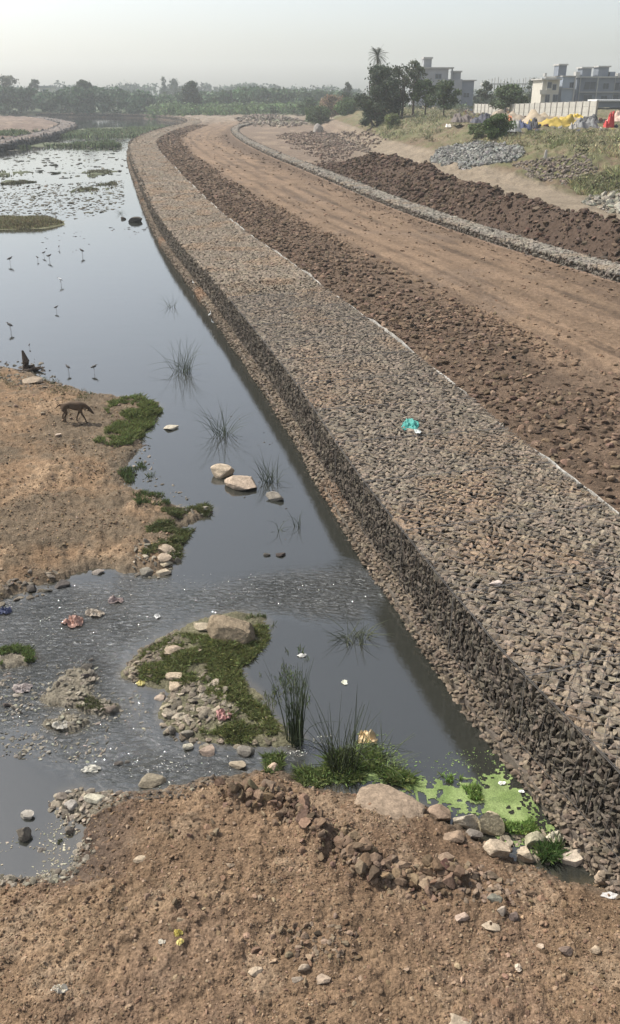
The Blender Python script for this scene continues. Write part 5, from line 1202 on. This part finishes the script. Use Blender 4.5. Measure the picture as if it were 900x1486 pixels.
# compound wall of precast panels
m_pan = flat_mat('precast_panel', (.42, .40, .35), .9, .12, 1.2); m_post = flat_mat('precast_post', (.30, .28, .25), .9, .12, 1.2)
def panel_wall(p0, Y0, p1, Y1, h, label, top0, top1, step=2.2):
    a = np.array([XR(p0, Y0), Y0]); b_ = np.array([XR(p1, Y1), Y1]); L_ = np.hypot(*(b_-a)); d = (b_-a)/L_; n = int(L_/step); ang = math.atan2(d[1], d[0])
    z0, z1 = ZR(top0, Y0), ZR(top1, Y1)
    root = empty('compound_wall', (a[0], a[1], z0-h), label, 'wall', rz=ang)
    for i in range(n+1):
        t_ = i/n; zt_ = (z1-z0)*t_+h; V, Fq = boxes([(i*step-.1, i*step+.1, -.12, .12, zt_-h-.6, zt_+.06)]); meshobj('post', V, Fq, m_post, root)
        if i < n:
            V, Fq = boxes([(i*step+.11, (i+1)*step-.11, -.04, .04, zt_-h-.6+k*(h+.6)/4, zt_-h-.6+(k+1)*(h+.6)/4-.02) for k in range(4)]); meshobj('panel', V, Fq, m_pan, root)
    return root
panel_wall(867, 116, 738, 150, 1.9, 'long pale precast compound wall in front of the grey houses', 146.5, 151)
panel_wall(733, 158, 688, 176, 1.6, 'shorter grey compound wall running on toward the pale house', 151.5, 150.5)
V, Fq = boxes([B(866, 960, 144.5, 147, 150, 5)]); V2, F2 = boxes([B(869, 958, 147, 156, 150, 4, .5)])
sh = empty('shed', (XR(900, 150), 150, ZR(156, 150)), 'low white roofed shed behind the gap at the right end of the compound wall', 'shed'); oo = np.array(sh.location)
meshobj('roof', V-oo, Fq, flat_mat('white_sheet', (.75, .75, .73), .6), sh); meshobj('wall', V2-oo, F2, M_WALL, sh)
def drape(p0, p1, rt, rb, Y, depth, col, label, cat, name, seed=0, ridge=.5, folds=1., sag=.2, rough=.7, n=26, k=2.5):
    x0, x1 = XR(p0, Y), XR(p1, Y); zb = ZR(rb, Y); H_ = ZR(rt, Y)-zb; u, v = np.meshgrid(np.linspace(-1, 1, n), np.linspace(-1, 1, n))
    X = (x1-x0)/2*u*(1+.06*fbm(v*2, u*0+seed, 1, 2, seed)); Yy = depth/2*v*(1+.15*fbm(u*2, u*0+seed, 1, 2, seed+1))
    prof = (1-np.abs(u)**(k*2.6))*(1-np.abs(v)**(k*.8))
    prof = prof*(.8+.55*fbm(u*3+seed, v*2+seed, 1.6, 4, seed+31)); prof = prof*(1-sag*np.sin(u*math.pi*1.3+seed)**2)*(1+.16*folds*fbm(u*2.5+seed, v*1.2, 1.4, 3, seed+2))
    Z = H_*prof*(1+ridge*.35*(u if seed % 2 else -u)) / (1+ridge*.2)
    Z += .05*folds*np.sin((u*9+v*2+2*fbm(u, v, 1.5, 2, seed))*2.)*H_*.5*(prof > .05)
    V = np.stack([X, Yy, np.maximum(Z*(1+.25*np.sin(u*3.1+seed*2)*(np.abs(u) < .9)), 0)], -1).reshape(-1, 3); V = np.vstack([V, V-np.array([0, 0, .03])]); i = np.arange(n-1)[:, None]*n+np.arange(n-1)[None]
    F4 = np.stack([i, i+1, i+n+1, i+n], -1).reshape(-1, 4); F4 = np.vstack([F4, F4[:, ::-1]+n*n])
    xc = (x0+x1)/2; g0 = gz(xc, Y)
    return tag(meshobj(name, V, F4, flat_mat(name+'_cloth', col, rough, .15, 1.5), loc=(xc, Y+depth/2, min(zb, g0+.4)), smooth=True), label, cat)
drape(700, 780, 162, 178, 114, 5, (.29, .235, .17), 'beige brown tarpaulin shelter spread behind the round bush', 'tarpaulin', 'tarp_shelter', 1)
drape(766, 864, 163, 181, 110, 5, (.33, .265, .18), 'tan tarpaulin shelter behind the yellow sheet', 'tarpaulin', 'tarp_shelter', 2)
drape(764, 848, 168, 188, 103, 3, (.42, .30, .06), 'long drooping yellow tarpaulin in the middle of the camp', 'tarpaulin', 'yellow_tarp', 3, folds=1.8)
drape(822, 858, 157, 166, 113, 2, (.60, .42, .06), 'bunched yellow sheet on top of the tan shelter', 'tarpaulin', 'yellow_sheet', 4, folds=2)
drape(840, 878, 171, 189, 101, 3, (.16, .16, .155), 'grey bundle of sheets at the right of the yellow tarpaulin', 'bundle', 'grey_bundle', 5, folds=2.2)
drape(852, 874, 163, 178, 104, 2, (.06, .06, .06), 'black sheet heaped behind the grey bundle', 'sheet', 'black_sheet', 6, folds=2)
drape(743, 762, 174, 192, 97, 2, (.28, .28, .26), 'pale grey rounded tent flap right of the round bush', 'tent', 'tent', 7)
drape(759, 776, 175, 187, 101, 2.5, (.03, .04, .09), 'dark blue cloth heap between the grey flap and yellow tarpaulin', 'cloth', 'blue_cloth', 8, folds=2)
drape(772, 786, 171, 187, 102, 2, (.045, .045, .05), 'black cloth heap at the left end of the yellow tarpaulin', 'cloth', 'black_cloth', 9, folds=2)
drape(690, 722, 164, 178, 108, 3, (.05, .05, .065), 'dark tarpaulin low shelter left of the round bush', 'tarpaulin', 'tarp_shelter', 10, folds=2)
drape(660, 692, 160, 176, 112, 3, (.10, .08, .07), 'brown black heap of sticks and rags at the left of the camp', 'heap', 'rag_heap', 11, folds=3)
drape(650, 658, 165, 171, 112, 1, (.6, .57, .5), 'small pale bundle left of the dark rag heap', 'bundle', 'bundle', 12)
drape(884, 897, 164, 189, 100, 1.0, (.5, .05, .045), 'bright red cloth hung at the right edge of the camp', 'cloth', 'red_cloth', 13, folds=2, k=6)
drape(893, 930, 160, 172, 104, 2.5, (.5, .36, .28), 'pinkish sheet behind the bright red cloth', 'cloth', 'pink_sheet', 14, folds=1)
drape(833, 845, 176, 188, 100, 1.2, (.33, .31, .28), 'little grey peaked heap before the tan shelter', 'heap', 'grey_heap', 15)
drape(738, 747, 162, 172, 110, 1.2, (.5, .2, .1), 'orange rag on the beige shelter behind the bush', 'cloth', 'orange_rag', 16, folds=2)

# trampled rubbish round the camp
rg_ = np.random.default_rng(88); pq = np.array([(a[0], a[1]) for a in [at(*q) for q in ((655, 176), (700, 172), (880, 178), (900, 190), (760, 192), (690, 190))]]); lo, hi = pq.min(0), pq.max(0)
x = rg_.uniform(lo[0], hi[0], 2600); y = rg_.uniform(lo[1], hi[1], 2600); k = (sdpoly(x, y, pq) > 0) & (fbm(x, y, .4, 3, 4) > -.1); x, y = x[k][:700], y[k][:700]; n_ = len(x)
pal = np.array([(.12, .10, .08), (.2, .17, .13), (.07, .07, .08), (.3, .28, .24), (.26, .2, .07), (.05, .06, .10), (.16, .07, .05)])
V, T, c = stone_batch(np.stack([x, y, ground(x, y)+.1], 1), np.stack([rg_.uniform(.12, .55, n_), rg_.uniform(.1, .35, n_), rg_.uniform(.06, .35, n_)], 1), 1, .6, 3, rg_, None, pal[rg_.integers(0, len(pal), n_)])
tag(meshobj('rubbish', V, T, M_STONE, col=c), 'scattered rags, sticks and rubbish trampled around the tarpaulin camp', 'rubbish', kind='stuff')

# ============================================================ haze
hb = empty  # box of thin even air
V, Fq = boxes([(-1150, 1150, -60, 1100, -3.0, 40)])
m, t, b = newmat('haze'); t.nodes.remove(b); pv = N(t, 'ShaderNodeVolumePrincipled'); pv.inputs['Density'].default_value = HAZE_DENSITY
pv.inputs['Color'].default_value = (.94, .99, 1.0, 1); pv.inputs['Anisotropy'].default_value = .2
t.links.new(pv.outputs[0], t.nodes['Material Output'].inputs['Volume'])
hz = meshobj('haze', V, Fq, m); tag(hz, 'thin pale morning haze hanging over the whole river plain', 'haze', kind='stuff')
